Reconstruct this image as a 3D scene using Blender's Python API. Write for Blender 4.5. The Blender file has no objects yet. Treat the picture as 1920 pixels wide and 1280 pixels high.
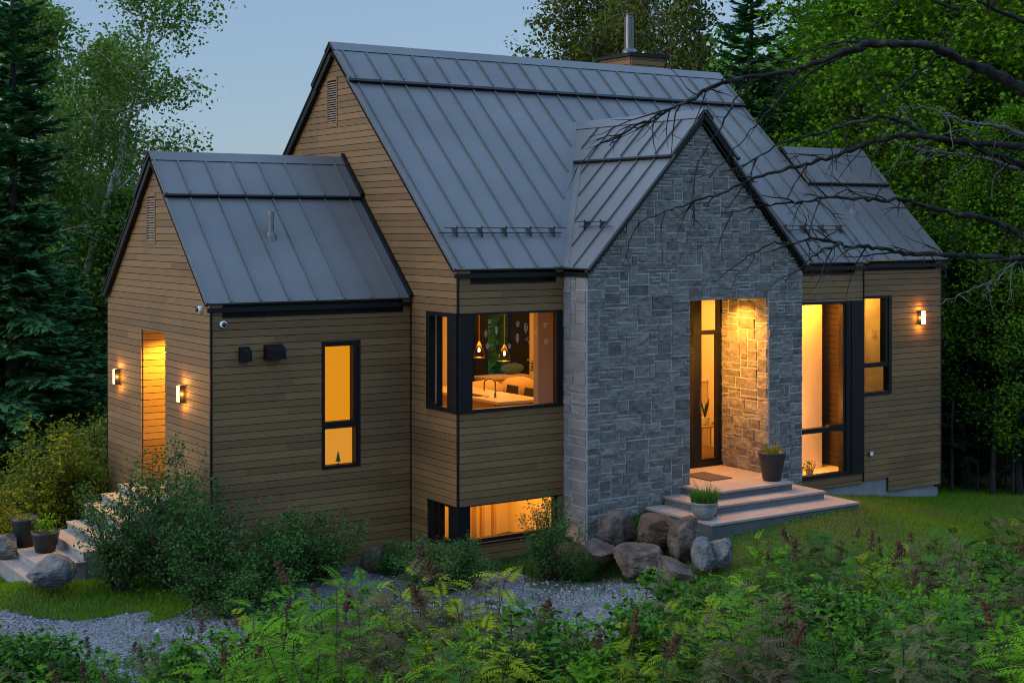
import bpy, math, random
import numpy as np
from mathutils import Vector, noise as mnoise
R = math.radians
sc = bpy.context.scene
col = sc.collection
random.seed(7)

# ------------------------------------------------------------------ camera, sky, sun, exposure
CAM = np.array([-10.129, -15.906, 3.694]); YAW = R(33.755); FPX = 2695.8; HOR = 429.2
cam_d = bpy.data.cameras.new('camera'); cam = bpy.data.objects.new('camera', cam_d); col.objects.link(cam)
cam_d.sensor_width = 36; cam_d.lens = FPX / 1920 * 36; cam_d.shift_y = -(640 - 440.4) / 1920
cam_d.clip_end = 2000; cam_d.clip_start = .1
cam.location = CAM; cam.rotation_euler = (R(90 - .237), 0, -YAW)
sc.camera = cam
SUN_EL, SUN_ROT = 8.0, -75.0            # degrees; rotation measured clockwise from +Y: the glow lies to the left
w = bpy.data.worlds.new('World'); sc.world = w; w.use_nodes = True
nt = w.node_tree; nt.nodes.clear()
sky = nt.nodes.new('ShaderNodeTexSky'); sky.sky_type = 'NISHITA'; sky.sun_disc = False
sky.sun_elevation = R(SUN_EL); sky.sun_rotation = R(SUN_ROT); sky.altitude = 300
sky.air_density = 1.0; sky.dust_density = .6; sky.ozone_density = 2.0
bg = nt.nodes.new('ShaderNodeBackground'); bg.inputs['Strength'].default_value = .10
wo = nt.nodes.new('ShaderNodeOutputWorld')
skyhs = nt.nodes.new('ShaderNodeHueSaturation'); skyhs.inputs['Saturation'].default_value = .72; nt.links.new(sky.outputs[0], skyhs.inputs['Color'])
skymx = nt.nodes.new('ShaderNodeMix'); skymx.data_type = 'RGBA'; skymx.inputs[0].default_value = .62; skymx.inputs[7].default_value = (.78, 1.38, 2.36, 1)   # even dusk veil
nt.links.new(skyhs.outputs[0], skymx.inputs[6])
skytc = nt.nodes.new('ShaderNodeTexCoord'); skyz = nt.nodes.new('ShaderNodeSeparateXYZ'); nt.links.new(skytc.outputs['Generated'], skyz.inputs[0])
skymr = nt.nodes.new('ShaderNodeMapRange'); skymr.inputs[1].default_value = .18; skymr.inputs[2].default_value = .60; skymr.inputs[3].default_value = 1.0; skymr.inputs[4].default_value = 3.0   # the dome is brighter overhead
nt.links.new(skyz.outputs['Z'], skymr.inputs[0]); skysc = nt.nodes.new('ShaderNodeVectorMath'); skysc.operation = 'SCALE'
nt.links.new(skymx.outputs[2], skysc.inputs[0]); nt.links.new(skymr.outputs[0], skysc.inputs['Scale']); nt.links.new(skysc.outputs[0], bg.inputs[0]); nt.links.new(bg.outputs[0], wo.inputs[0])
sd = bpy.data.lights.new('sun', 'SUN'); sd.energy = .50; sd.angle = R(50); sd.color = (1, .95, .89)
sun = bpy.data.objects.new('sun', sd); col.objects.link(sun)
_a = R(SUN_ROT); _e = R(28)
sun.rotation_euler = Vector((-math.sin(_a) * math.cos(_e), -math.cos(_a) * math.cos(_e), -math.sin(_e))).to_track_quat('-Z', 'Y').to_euler()
vs = sc.view_settings; vs.view_transform = 'Standard'; vs.look = 'None'; vs.gamma = 1; vs.exposure = 1.3
cy = sc.cycles
cy.max_bounces = 8; cy.transparent_max_bounces = 12; cy.diffuse_bounces = 4; cy.glossy_bounces = 3
cy.sample_clamp_indirect = 4; cy.use_denoising = True; cy.filter_width = 1.05

# ------------------------------------------------------------------ helpers
FH = np.array([math.sin(YAW), math.cos(YAW)]); RH = np.array([math.cos(YAW), -math.sin(YAW)])
def at(px, D):                          # ground-plan point at distance D straight ahead, seen at column px of the photo
    p = CAM[:2] + D * (FH + RH * (px - 960) / FPX); return float(p[0]), float(p[1])
def zat(py, D): return float(CAM[2] - (py - HOR) * D / FPX)
def p3(px, py, D): x, y = at(px, D); return Vector((x, y, zat(py, D)))

class MB:
    def __init__(s): s.v = []; s.f = []; s.m = []; s.r = []
    def poly(s, vs, fs, m=0, r=None):
        b = len(s.v); r = random.random() if r is None else r
        s.v += [tuple(p) for p in vs]
        for f in fs: s.f.append([b + i for i in f]); s.m.append(m); s.r.append(r)
    def hexa(s, q, m=0, r=None, mt=None):          # 8 corners: bottom 4 then top 4, same winding
        fs = [(3, 2, 1, 0), (4, 5, 6, 7), (0, 1, 5, 4), (1, 2, 6, 5), (2, 3, 7, 6), (3, 0, 4, 7)]
        b = len(s.v); r = random.random() if r is None else r
        s.v += [tuple(p) for p in q]
        for i, f in enumerate(fs): s.f.append([b + k for k in f]); s.m.append(mt if (mt is not None and i == 1) else m); s.r.append(r)
    def box(s, x0, x1, y0, y1, z0, z1, m=0, r=None, mt=None):
        s.hexa([(x0, y0, z0), (x1, y0, z0), (x1, y1, z0), (x0, y1, z0), (x0, y0, z1), (x1, y0, z1), (x1, y1, z1), (x0, y1, z1)], m, r, mt)
    def slab(s, quad, t, m=0, me=None, r=None):    # quad: 4 top points, extruded against its normal by t
        a, b, c, d = [Vector(p) for p in quad]; n = (b - a).cross(d - a).normalized()
        s.hexa([p - n * t for p in (a, b, c, d)] + [a, b, c, d], m if me is None else me, r, m)
    def tube(s, pts, rad, n=6, m=0, r=None, caps=True):
        pts = [Vector(p) for p in pts]; k = len(pts)
        if not hasattr(rad, '__len__'): rad = [rad] * k
        b = len(s.v); r = random.random() if r is None else r
        up = Vector((0, 0, 1)); prev = None
        for i, p in enumerate(pts):
            t = (pts[min(i + 1, k - 1)] - pts[max(i - 1, 0)])
            t = t.normalized() if t.length > 1e-9 else Vector((0, 0, 1))
            if prev is None: x = t.cross(up if abs(t.z) < .95 else Vector((1, 0, 0))).normalized()
            else: x = (prev - t * prev.dot(t)); x = x.normalized() if x.length > 1e-6 else t.orthogonal().normalized()
            prev = x; y = t.cross(x)
            for j in range(n):
                a = 2 * math.pi * j / n; s.v.append(tuple(p + (x * math.cos(a) + y * math.sin(a)) * rad[i]))
        for i in range(k - 1):
            for j in range(n):
                s.f.append([b + i * n + j, b + i * n + (j + 1) % n, b + (i + 1) * n + (j + 1) % n, b + (i + 1) * n + j]); s.m.append(m); s.r.append(r)
        if caps:
            s.f.append([b + j for j in range(n)][::-1]); s.m.append(m); s.r.append(r)
            s.f.append([b + (k - 1) * n + j for j in range(n)]); s.m.append(m); s.r.append(r)
    def lathe(s, prof, n=20, c=(0, 0, 0), m=0, r=None):
        b = len(s.v); r = random.random() if r is None else r
        for (rr, z) in prof:
            for j in range(n): a = 2 * math.pi * j / n; s.v.append((c[0] + rr * math.cos(a), c[1] + rr * math.sin(a), c[2] + z))
        for i in range(len(prof) - 1):
            for j in range(n):
                s.f.append([b + i * n + j, b + i * n + (j + 1) % n, b + (i + 1) * n + (j + 1) % n, b + (i + 1) * n + j]); s.m.append(m); s.r.append(r)
    def build(s, name, mats, parent=None, smooth=False, bevel=0):
        me = bpy.data.meshes.new(name); me.from_pydata(s.v, [], s.f)
        mats = mats if isinstance(mats, (list, tuple)) else [mats]
        for m in mats: me.materials.append(m)
        me.polygons.foreach_set('material_index', s.m)
        at_ = me.attributes.new('rnd', 'FLOAT', 'FACE'); at_.data.foreach_set('value', s.r)
        if smooth: me.polygons.foreach_set('use_smooth', [True] * len(s.f))
        me.update(); return link(name, me, parent, bevel)
def link(name, me, parent=None, bevel=0):
    o = bpy.data.objects.new(name, me); col.objects.link(o)
    if parent is not None:
        o.parent = parent
        if parent.type == 'EMPTY': o.location = -Vector(parent.location)
    if bevel:
        b = o.modifiers.new('bevel', 'BEVEL'); b.width = bevel; b.segments = 2; b.limit_method = 'ANGLE'
    return o
def tag(o, label=None, cat=None, group=None, kind=None):
    if label: o['label'] = label
    if cat: o['category'] = cat
    if group: o['group'] = group
    if kind: o['kind'] = kind
    return o
def thing(name, loc, label, cat, group=None, rz=0):
    o = bpy.data.objects.new(name, None); col.objects.link(o); o.location = loc; o.rotation_euler = (0, 0, rz); o.empty_display_size = .2
    return tag(o, label, cat, group)
def dup(o, loc=None, rz=None, scale=None, label=None, parent=None, group=None):
    c = o.copy(); col.objects.link(c)
    if parent is not None: c.parent = parent
    if loc is not None: c.location = loc
    if rz is not None: c.rotation_euler = (0, 0, rz)
    if scale is not None: c.scale = scale if hasattr(scale, '__len__') else (scale,) * 3
    if label: c['label'] = label
    if group: c['group'] = group
    for ch in o.children: dup(ch, parent=c)
    return c
def npmesh(name, V, nper, mats, rnd=None, midx=None):      # V: (N*nper,3), one polygon per nper vertices
    V = np.asarray(V, np.float32); N = len(V) // nper
    me = bpy.data.meshes.new(name); me.vertices.add(len(V)); me.vertices.foreach_set('co', V.ravel())
    me.loops.add(len(V)); me.loops.foreach_set('vertex_index', np.arange(len(V), dtype=np.int32))
    me.polygons.add(N); me.polygons.foreach_set('loop_start', np.arange(0, len(V), nper, dtype=np.int32))
    for m in (mats if isinstance(mats, (list, tuple)) else [mats]): me.materials.append(m)
    if midx is not None: me.polygons.foreach_set('material_index', np.asarray(midx, np.int32))
    a = me.attributes.new('rnd', 'FLOAT', 'FACE')
    a.data.foreach_set('value', np.asarray(rnd if rnd is not None else np.random.rand(N), np.float32))
    me.update(calc_edges=True); return me
def unit(a): return a / np.maximum(np.linalg.norm(a, axis=-1, keepdims=True), 1e-9)
def cards(C, A, B):                                        # rhombus leaves: centre, half length vector, half width vector
    return np.stack([C - A, C + B - A * .15, C + A, C - B - A * .15], 1).reshape(-1, 3)
def leaf_cards(rng, C, size, aspect=.6, up=.6, jitter=.35):
    N = len(C); n = unit(rng.normal(size=(N, 3)) + np.array([0, 0, up * 2]))
    a = unit(np.cross(n, rng.normal(size=(N, 3)))); b = np.cross(n, a)
    s = (size * (1 + jitter * rng.uniform(-1, 1, N)))[:, None] / 2
    return cards(C, a * s, b * s * aspect)

# ------------------------------------------------------------------ materials
def pm(name, c1, c2=None, ns=5, nmap=(1, 1, 1), wn=1., wr=0., wo_=0., rough=.6, metal=0., bump=0., bscale=25, bmap=None, spec=.5, trans=0., emit=None, estr=0., detail=6, contrast=1., c3=None, s3=1.5, w3=.5):
    m = bpy.data.materials.new(name); m.use_nodes = True; t = m.node_tree; N = t.nodes; L = t.links
    p = N['Principled BSDF']; out = N['Material Output']
    p.inputs['Roughness'].default_value = rough; p.inputs['Metallic'].default_value = metal; p.inputs['Specular IOR Level'].default_value = spec
    p.inputs['Base Color'].default_value = (*c1, 1)
    tc = N.new('ShaderNodeTexCoord')
    def mapped(sv):
        mp = N.new('ShaderNodeMapping'); mp.inputs['Scale'].default_value = sv; L.new(tc.outputs['Object'], mp.inputs[0]); return mp.outputs[0]
    colout = None
    if c2 is not None:
        terms = []
        def term(sock, wgt):
            k = N.new('ShaderNodeMath'); k.operation = 'MULTIPLY_ADD'; k.inputs[1].default_value = wgt; L.new(sock, k.inputs[0])
            if terms: L.new(terms[-1], k.inputs[2])
            else: k.inputs[2].default_value = 0
            terms.append(k.outputs[0])
        tot = wn + wr + wo_
        if wn:
            nz = N.new('ShaderNodeTexNoise'); nz.inputs['Scale'].default_value = ns; nz.inputs['Detail'].default_value = detail; L.new(mapped(nmap), nz.inputs['Vector'])
            mr = N.new('ShaderNodeMapRange'); mr.inputs[1].default_value = .5 - .22 / contrast; mr.inputs[2].default_value = .5 + .22 / contrast; L.new(nz.outputs[0], mr.inputs[0]); term(mr.outputs[0], wn / tot)
        if wr:
            a = N.new('ShaderNodeAttribute'); a.attribute_name = 'rnd'; term(a.outputs['Fac'], wr / tot)
        if wo_:
            oi = N.new('ShaderNodeObjectInfo'); term(oi.outputs['Random'], wo_ / tot)
        mx = N.new('ShaderNodeMix'); mx.data_type = 'RGBA'; mx.inputs[6].default_value = (*c1, 1); mx.inputs[7].default_value = (*c2, 1)
        L.new(terms[-1], mx.inputs[0]); colout = mx.outputs[2]
        if c3 is not None:
            nz = N.new('ShaderNodeTexNoise'); nz.inputs['Scale'].default_value = s3; nz.inputs['Detail'].default_value = 5; L.new(tc.outputs['Object'], nz.inputs['Vector'])
            mr = N.new('ShaderNodeMapRange'); mr.inputs[1].default_value = .5; mr.inputs[2].default_value = .66; mr.inputs[4].default_value = w3; L.new(nz.outputs[0], mr.inputs[0])
            m2 = N.new('ShaderNodeMix'); m2.data_type = 'RGBA'; m2.inputs[7].default_value = (*c3, 1); L.new(mr.outputs[0], m2.inputs[0]); L.new(colout, m2.inputs[6]); colout = m2.outputs[2]
        L.new(colout, p.inputs['Base Color'])
    if bump:
        nz = N.new('ShaderNodeTexNoise'); nz.inputs['Scale'].default_value = bscale; nz.inputs['Detail'].default_value = 8
        L.new(mapped(bmap or (1, 1, 1)), nz.inputs['Vector']); b = N.new('ShaderNodeBump'); b.inputs['Strength'].default_value = bump; b.inputs['Distance'].default_value = .02
        L.new(nz.outputs[0], b.inputs['Height']); L.new(b.outputs[0], p.inputs['Normal'])
    if trans:
        tr = N.new('ShaderNodeBsdfTranslucent'); mix = N.new('ShaderNodeMixShader'); mix.inputs[0].default_value = trans
        if colout is not None: L.new(colout, tr.inputs[0])
        else: tr.inputs[0].default_value = (*c1, 1)
        L.new(p.outputs[0], mix.inputs[1]); L.new(tr.outputs[0], mix.inputs[2]); L.new(mix.outputs[0], out.inputs[0])
    if emit is not None:
        p.inputs['Emission Color'].default_value = (*emit, 1); p.inputs['Emission Strength'].default_value = estr
    return m
def glass_mat(name, tint=(1, 1, 1), refl=1.0, rough=0.0):
    m = bpy.data.materials.new(name); m.use_nodes = True; t = m.node_tree; N = t.nodes; L = t.links
    for n in list(N): N.remove(n)
    out = N.new('ShaderNodeOutputMaterial'); tr = N.new('ShaderNodeBsdfTransparent'); tr.inputs[0].default_value = (*tint, 1)
    gl = N.new('ShaderNodeBsdfGlossy'); gl.inputs['Roughness'].default_value = rough
    lw = N.new('ShaderNodeLayerWeight'); lw.inputs['Blend'].default_value = .5
    pw = N.new('ShaderNodeMath'); pw.operation = 'POWER'; pw.inputs[1].default_value = 4; L.new(lw.outputs['Facing'], pw.inputs[0])
    mu = N.new('ShaderNodeMath'); mu.operation = 'MULTIPLY_ADD'; mu.inputs[1].default_value = .36 * refl; mu.inputs[2].default_value = .012 * refl; L.new(pw.outputs[0], mu.inputs[0])
    mx = N.new('ShaderNodeMixShader'); L.new(mu.outputs[0], mx.inputs[0]); L.new(tr.outputs[0], mx.inputs[1]); L.new(gl.outputs[0], mx.inputs[2]); L.new(mx.outputs[0], out.inputs[0])
    return m
M = {}
M['siding'] = pm('siding', (.122, .060, .019), (.25, .137, .049), ns=3, nmap=(2.2, 2.2, 42), wn=.6, wr=.85, rough=.62, bump=.25, bscale=6, bmap=(2, 2, 60), c3=(.10, .055, .025), s3=.9, w3=.4)
M['sheath'] = pm('sheathing', (.010, .007, .005), rough=.9)
M['slat'] = pm('vent_slat', (.24, .17, .12), (.34, .26, .20), ns=9, rough=.7)
M['dimwood'] = pm('dimmed_panelling', (.035, .022, .013), (.065, .042, .025), ns=3, nmap=(2, 2, 40), rough=.6)  # siding boards with the dim light of the stair corner put into their tone
M['roof'] = pm('roof_metal', (.115, .113, .113), (.15, .147, .146), ns=.8, wn=1, rough=.40, metal=.12, bump=.05, bscale=2.2, spec=.42, c3=(.10, .097, .095), s3=.7, w3=.5)
M['black'] = pm('black_metal', (.005, .005, .006), (.009, .009, .010), ns=6, rough=.45, spec=.25)
M['bracket'] = pm('bracket_metal', (.03, .032, .032), (.055, .058, .056), ns=20, rough=.5, metal=.3)
M['stone'] = pm('stone', (.062, .058, .053), (.225, .21, .193), ns=7, wn=.55, wr=.7, rough=.85, bump=.9, bscale=16, detail=9, c3=(.17, .135, .11), s3=1.6, w3=.35)
M['stone_light'] = pm('skylit_smooth_stone', (.15, .145, .145), (.27, .26, .255), ns=9, wn=.5, wr=.6, rough=.85, bump=.5, bscale=18)  # smooth return stone; light from the left sky put into its tone
M['mortar'] = pm('mortar', (.30, .30, .30), (.38, .38, .375), ns=30, rough=.9, bump=.3, bscale=60)
M['concrete'] = pm('concrete', (.17, .175, .18), (.25, .25, .25), ns=4, rough=.85, bump=.2, bscale=30)
M['tread'] = pm('stone_tread', (.25, .20, .17), (.34, .28, .245), ns=6, wn=.6, wr=.5, rough=.75, bump=.25, bscale=40)
M['riser'] = pm('step_riser', (.07, .07, .072), (.13, .128, .128), ns=8, wn=.6, wr=.5, rough=.85, bump=.4, bscale=30)
M['cream'] = pm('cream_wall', (.78, .68, .50), (.82, .72, .55), ns=2, rough=.8)
M['greywall'] = pm('grey_wall', (.50, .44, .40), rough=.7)
M['ceil'] = pm('ceiling_white', (.8, .75, .65), rough=.8)
M['floor'] = pm('wood_floor', (.16, .10, .055), (.24, .15, .085), ns=3, nmap=(1, 12, 1), rough=.4)
M['marble'] = pm('marble', (.75, .68, .52), (.55, .47, .34), ns=1.6, nmap=(1, 1, 1.8), wn=1, rough=.25, contrast=2)
M['glass'] = glass_mat('window_glass', (.95, .95, .93))
M['smoke'] = glass_mat('smoked_glass', (.82, .74, .6), 1.6)
M['steel'] = pm('stainless', (.10, .102, .105), (.17, .17, .175), ns=3, nmap=(20, 20, 1), rough=.22, metal=1)
M['zinc'] = pm('galvanised', (.16, .17, .165), (.24, .25, .24), ns=14, rough=.4, metal=.7)
M['brass'] = pm('brass', (.55, .38, .16), rough=.3, metal=1)
M['counter'] = pm('counter_top', (.62, .52, .38), (.70, .60, .46), ns=8, rough=.3)
M['cab'] = pm('cabinet', (.42, .28, .14), (.5, .33, .17), ns=4, nmap=(1, 1, 8), rough=.5)
M['sofa'] = pm('sofa_fabric', (.62, .47, .32), (.72, .56, .40), ns=12, rough=.9, bump=.2, bscale=80)
M['pillow'] = pm('pillow_fabric', (.05, .13, .22), (.08, .18, .28), ns=30, rough=.9)
M['chair'] = pm('chair_leather', (.025, .028, .03), rough=.5)
M['white'] = pm('white_plastic', (.75, .76, .77), rough=.35)
M['whitepot'] = pm('white_ceramic', (.75, .72, .66), rough=.35)
M['pot'] = pm('black_pot', (.014, .014, .016), (.022, .022, .024), ns=10, rough=.5)
M['urn'] = pm('grey_urn', (.13, .145, .145), (.25, .26, .25), ns=9, rough=.6, bump=.4, bscale=25, c3=(.25, .15, .09), s3=6, w3=.4)
M['soil'] = pm('soil', (.03, .022, .015), (.05, .038, .026), ns=40, rough=.95)
M['boulder'] = pm('boulder', (.022, .016, .013), (.15, .10, .073), ns=5.5, wn=.8, wo_=.3, contrast=1.7, rough=.85, bump=1., bscale=11, detail=10, c3=(.12, .11, .10), s3=6, w3=.35)
M['boulder_rust'] = pm('rust_boulder', (.045, .025, .016), (.22, .11, .05), ns=3.2, wn=.8, wo_=.2, rough=.85, bump=.8, bscale=14, detail=10, c3=(.08, .07, .068), s3=3, w3=.8)
M['boulder_grey'] = pm('grey_boulder', (.045, .045, .047), (.20, .195, .19), ns=5, wn=.8, rough=.85, bump=.8, bscale=14, detail=10, c3=(.07, .065, .06), s3=4, w3=.6)
M['mat'] = pm('doormat_fibre', (.05, .035, .025), (.08, .055, .04), ns=90, rough=.95)
def leafm(name, c1, c2, trans=.22, rough=.7, wo_=.35, c3=None, w3=.5, s3=1.2):
    return pm(name, c1, c2, ns=.9, wn=.35, wr=.7, wo_=wo_, rough=rough, trans=trans, spec=.06, c3=c3, w3=w3, s3=s3)
M['lf_birch'] = leafm('birch_leaf', (.06, .145, .016), (.17, .26, .04))
M['lf_maple'] = leafm('maple_leaf', (.022, .095, .005), (.19, .40, .018), trans=.25)
M['lf_mid'] = leafm('woodland_leaf', (.04, .145, .022), (.14, .29, .04))
M['lf_poplar'] = leafm('poplar_leaf', (.065, .09, .014), (.17, .18, .03))
M['lf_needle'] = leafm('fir_needle', (.024, .10, .036), (.085, .22, .07), trans=.12)
M['lf_hemlock'] = leafm('hemlock_needle', (.010, .032, .010), (.026, .07, .02), trans=.15)
M['lf_shrub'] = leafm('shrub_leaf', (.02, .085, .02), (.095, .20, .04), trans=.22)
M['lf_yshrub'] = leafm('yellow_shrub_leaf', (.10, .16, .012), (.28, .29, .025), trans=.35)  # yellow leaf, raised to carry wall lamp light on the stair shrubs
M['lf_spirea'] = leafm('spirea_leaf', (.022, .09, .003), (.17, .36, .008), trans=.15, wo_=.9)
M['lf_spirea_y'] = leafm('spirea_leaf_yellow', (.06, .13, .003), (.32, .36, .010), trans=.15, wo_=.9)
M['lf_spirea_r'] = leafm('spirea_leaf_bronze', (.06, .028, .022), (.15, .15, .05), trans=.15, wo_=.9)
M['lf_spirea_d'] = leafm('spirea_leaf_dark', (.010, .05, .006), (.08, .20, .018), trans=.12, wo_=.9)
M['grass'] = leafm('grass_blade', (.07, .18, .010), (.20, .37, .022), trans=.35, c3=(.20, .19, .05), w3=.6, s3=.9)
M['tallgrass'] = leafm('tall_grass', (.02, .09, .010), (.13, .28, .035), trans=.2)
M['seed'] = pm('seed_head', (.045, .018, .010), (.12, .045, .022), ns=20, wn=.3, wr=.7, wo_=.3, rough=.9)
M['stem'] = pm('stem', (.035, .02, .014), (.06, .035, .022), ns=20, rough=.8)
M['bark'] = pm('bark', (.018, .015, .013), (.05, .043, .037), ns=9, nmap=(2, 2, .5), rough=.9, bump=.6, bscale=20)
M['birchbark'] = pm('birch_bark', (.50, .50, .48), (.62, .61, .58), ns=4, nmap=(1, 1, 5), rough=.75, c3=(.05, .045, .04), s3=3.2, w3=.9)
M['greybark'] = pm('pale_grey_bark', (.26, .26, .25), (.36, .355, .34), ns=5, rough=.85, bump=.3, c3=(.08, .075, .07), s3=4, w3=.7)
M['dead'] = pm('dead_bark', (.007, .006, .006), (.022, .02, .019), ns=14, rough=.9, bump=.7, bscale=40, spec=.2, c3=(.07, .08, .055), s3=9, w3=.5)
M['deadpale'] = pm('lichen_bark', (.06, .06, .055), (.13, .13, .12), ns=18, rough=.9, bump=.7, bscale=40)
M['ground'] = pm('ground_soil', (.03, .045, .012), (.055, .065, .02), ns=3, rough=.95, bump=.5, bscale=20, c3=(.012, .010, .007), s3=.5, w3=.9)
M['lamp_glass'] = pm('lamp_glass', (.9, .8, .6), rough=.4, emit=(1, .62, .20), estr=7)
M['bulb'] = pm('bulb', (1, .8, .5), emit=(1, .55, .15), estr=30)
M['frost'] = pm('frosted_glow_pane', (.05, .03, .005), rough=.4, emit=(.90, .32, .004), estr=.36)  # room light behind the frosting put in as emission
M['frost2'] = pm('frosted_glow_pane_pale', (.05, .03, .005), rough=.4, emit=(.90, .36, .03), estr=.34)
M['decal'] = pm('pale_decal', (.6, .5, .38), rough=.6)
# gravel: small stones of different greys
g = bpy.data.materials.new('gravel'); g.use_nodes = True; t = g.node_tree; N = t.nodes; L = t.links; p = N['Principled BSDF']
tc = N.new('ShaderNodeTexCoord'); vo = N.new('ShaderNodeTexVoronoi'); vo.inputs['Scale'].default_value = 42; L.new(tc.outputs['Object'], vo.inputs['Vector'])
cr = N.new('ShaderNodeValToRGB'); cr.color_ramp.elements[0].color = (.05, .052, .058, 1); cr.color_ramp.elements[1].color = (.25, .255, .27, 1)
sep = N.new('ShaderNodeSeparateColor'); L.new(vo.outputs['Color'], sep.inputs[0]); L.new(sep.outputs[0], cr.inputs[0])
nz = N.new('ShaderNodeTexNoise'); nz.inputs['Scale'].default_value = 1.3; nz.inputs['Detail'].default_value = 6; L.new(tc.outputs['Object'], nz.inputs['Vector'])
mr = N.new('ShaderNodeMapRange'); mr.inputs[1].default_value = .48; mr.inputs[2].default_value = .68; mr.inputs[4].default_value = .75; L.new(nz.outputs[0], mr.inputs[0])
mx = N.new('ShaderNodeMix'); mx.data_type = 'RGBA'; mx.inputs[7].default_value = (.06, .055, .042, 1); L.new(mr.outputs[0], mx.inputs[0]); L.new(cr.outputs[0], mx.inputs[6]); L.new(mx.outputs[2], p.inputs['Base Color'])
bu = N.new('ShaderNodeBump'); bu.inputs['Strength'].default_value = 1; bu.inputs['Distance'].default_value = .015; bu.invert = True; L.new(vo.outputs['Distance'], bu.inputs['Height']); L.new(bu.outputs[0], p.inputs['Normal']); p.inputs['Roughness'].default_value = .9
M['gravel'] = g

# ------------------------------------------------------------------ terrain
CP = []
for (px, D, z) in [(0, 19, -1.02), (200, 18, -1.02), (200, 15.5, -1.0), (-200, 18, -1.15), (600, 17.5, -.95), (1000, 18, -.90), (1000, 15, -.88), (600, 15, -.92), (1150, 18.2, -.86),
                   (100, 12, -.38), (600, 12, -.35), (1000, 12, -.32), (1400, 12, -.25), (1800, 12, -.2), (-400, 12, -.5), (2300, 12, -.1), (100, 9, .3), (1000, 9, .32), (1800, 9, .38), (1000, 5, 1.2), (300, 5, 1.2), (1700, 5, 1.2), (960, 0, 2.0), (960, -8, 2.6),
                   (1300, 19, -.56), (1500, 19, -.6), (1700, 20, -.68), (1900, 22, -.92), (1500, 16, -.72), (1800, 16.5, -.75), (1900, 26, -1.15), (2300, 20, -1.0), (2200, 30, -1.6)]:
    x, y = at(px, D); CP.append((x, y, z))
CP += [(-5.2, 3, -.89), (-5.3, 2.2, -.93), (-4.4, 2.4, -.93), (3, -1.3, -.43), (5.5, -1.5, -.36), (4.2, -1.6, -.40), (2.2, -.3, -.5), (1.6, -.9, -.86), (6.4, -.4, -.46), (6.5, .3, -.54), (7.8, .5, -.70), (9.8, .5, -.92), (10.6, -1, -.98), (-5.2, 1.9, -1.0), (-5.6, 4, -1.0), (-5.5, 7, -1.3),
       (-3.2, 1.5, -.92), (-1.5, 1.5, -.88), (.8, .4, -.85), (0, -1.9, -.88), (-3, 9, -1.6), (4, 9, -1.5), (12, 6, -1.7), (3, 3, -.95), (8, 3, -1.0), (-2, 4, -1.0), (-10, 6, -1.6), (-12, 14, -2.2), (6, 18, -2.2), (18, 16, -2.2), (-20, -4, -1.2), (20, -6, -1.0)]
CP = np.array(CP); _d = np.linalg.norm(CP[:, None, :2] - CP[None, :, :2], axis=2)
_K = -np.sqrt(_d ** 2 + .6 ** 2); _n = len(CP); _A = np.zeros((_n + 3, _n + 3)); _A[:_n, :_n] = _K + np.eye(_n) * -.02
_A[:_n, _n] = 1; _A[:_n, _n + 1:] = CP[:, :2]; _A[_n, :_n] = 1; _A[_n + 1:, :_n] = CP[:, :2].T
_W = np.linalg.solve(_A, np.concatenate([CP[:, 2], [0, 0, 0]]))
def gz(x, y):
    x = np.asarray(x, float); y = np.asarray(y, float); sh = x.shape; q = np.stack([x.ravel(), y.ravel()], 1); z = np.zeros(len(q))
    for i in range(0, len(q), 20000):
        b = q[i:i + 20000]; d = np.linalg.norm(b[:, None] - CP[None, :, :2], axis=2)
        z[i:i + 20000] = -np.sqrt(d ** 2 + .36) @ _W[:_n] + _W[_n] + b @ _W[_n + 1:]
    r = np.linalg.norm(q - np.array([1, 0]), axis=1); k = np.clip((r - 18) / 22, 0, 1); k = k * k * (3 - 2 * k)
    z = z * (1 - k) + (-2.3) * k
    return z.reshape(sh)
def gz1(x, y): return float(gz(np.array([x]), np.array([y]))[0])
def gzp(px, D): x, y = at(px, D); return gz1(x, y)
def pxD(x, y):
    d = np.stack([np.asarray(x) - CAM[0], np.asarray(y) - CAM[1]], -1); D = d @ FH; return 960 + FPX * (d @ RH) / np.maximum(D, .01), D
u = np.linspace(-1, 1, 301); ax = np.sinh(u * 4.4) / np.sinh(4.4) * 420 + 1
ay = np.sinh(u * 4.4) / np.sinh(4.4) * 420 - 2
GX, GY = np.meshgrid(ax, ay); GZ = gz(GX, GY)
rng = np.random.default_rng(3)
me = bpy.data.meshes.new('ground'); nn = len(u); idx = np.arange(nn * nn).reshape(nn, nn)
me.from_pydata(np.stack([GX, GY, GZ], -1).reshape(-1, 3).tolist(), [], np.stack([idx[:-1, :-1], idx[:-1, 1:], idx[1:, 1:], idx[1:, :-1]], -1).reshape(-1, 4).tolist())
me.materials.append(M['ground']); me.polygons.foreach_set('use_smooth', [True] * len(me.polygons)); tag(link('ground', me), kind='structure')
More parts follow.
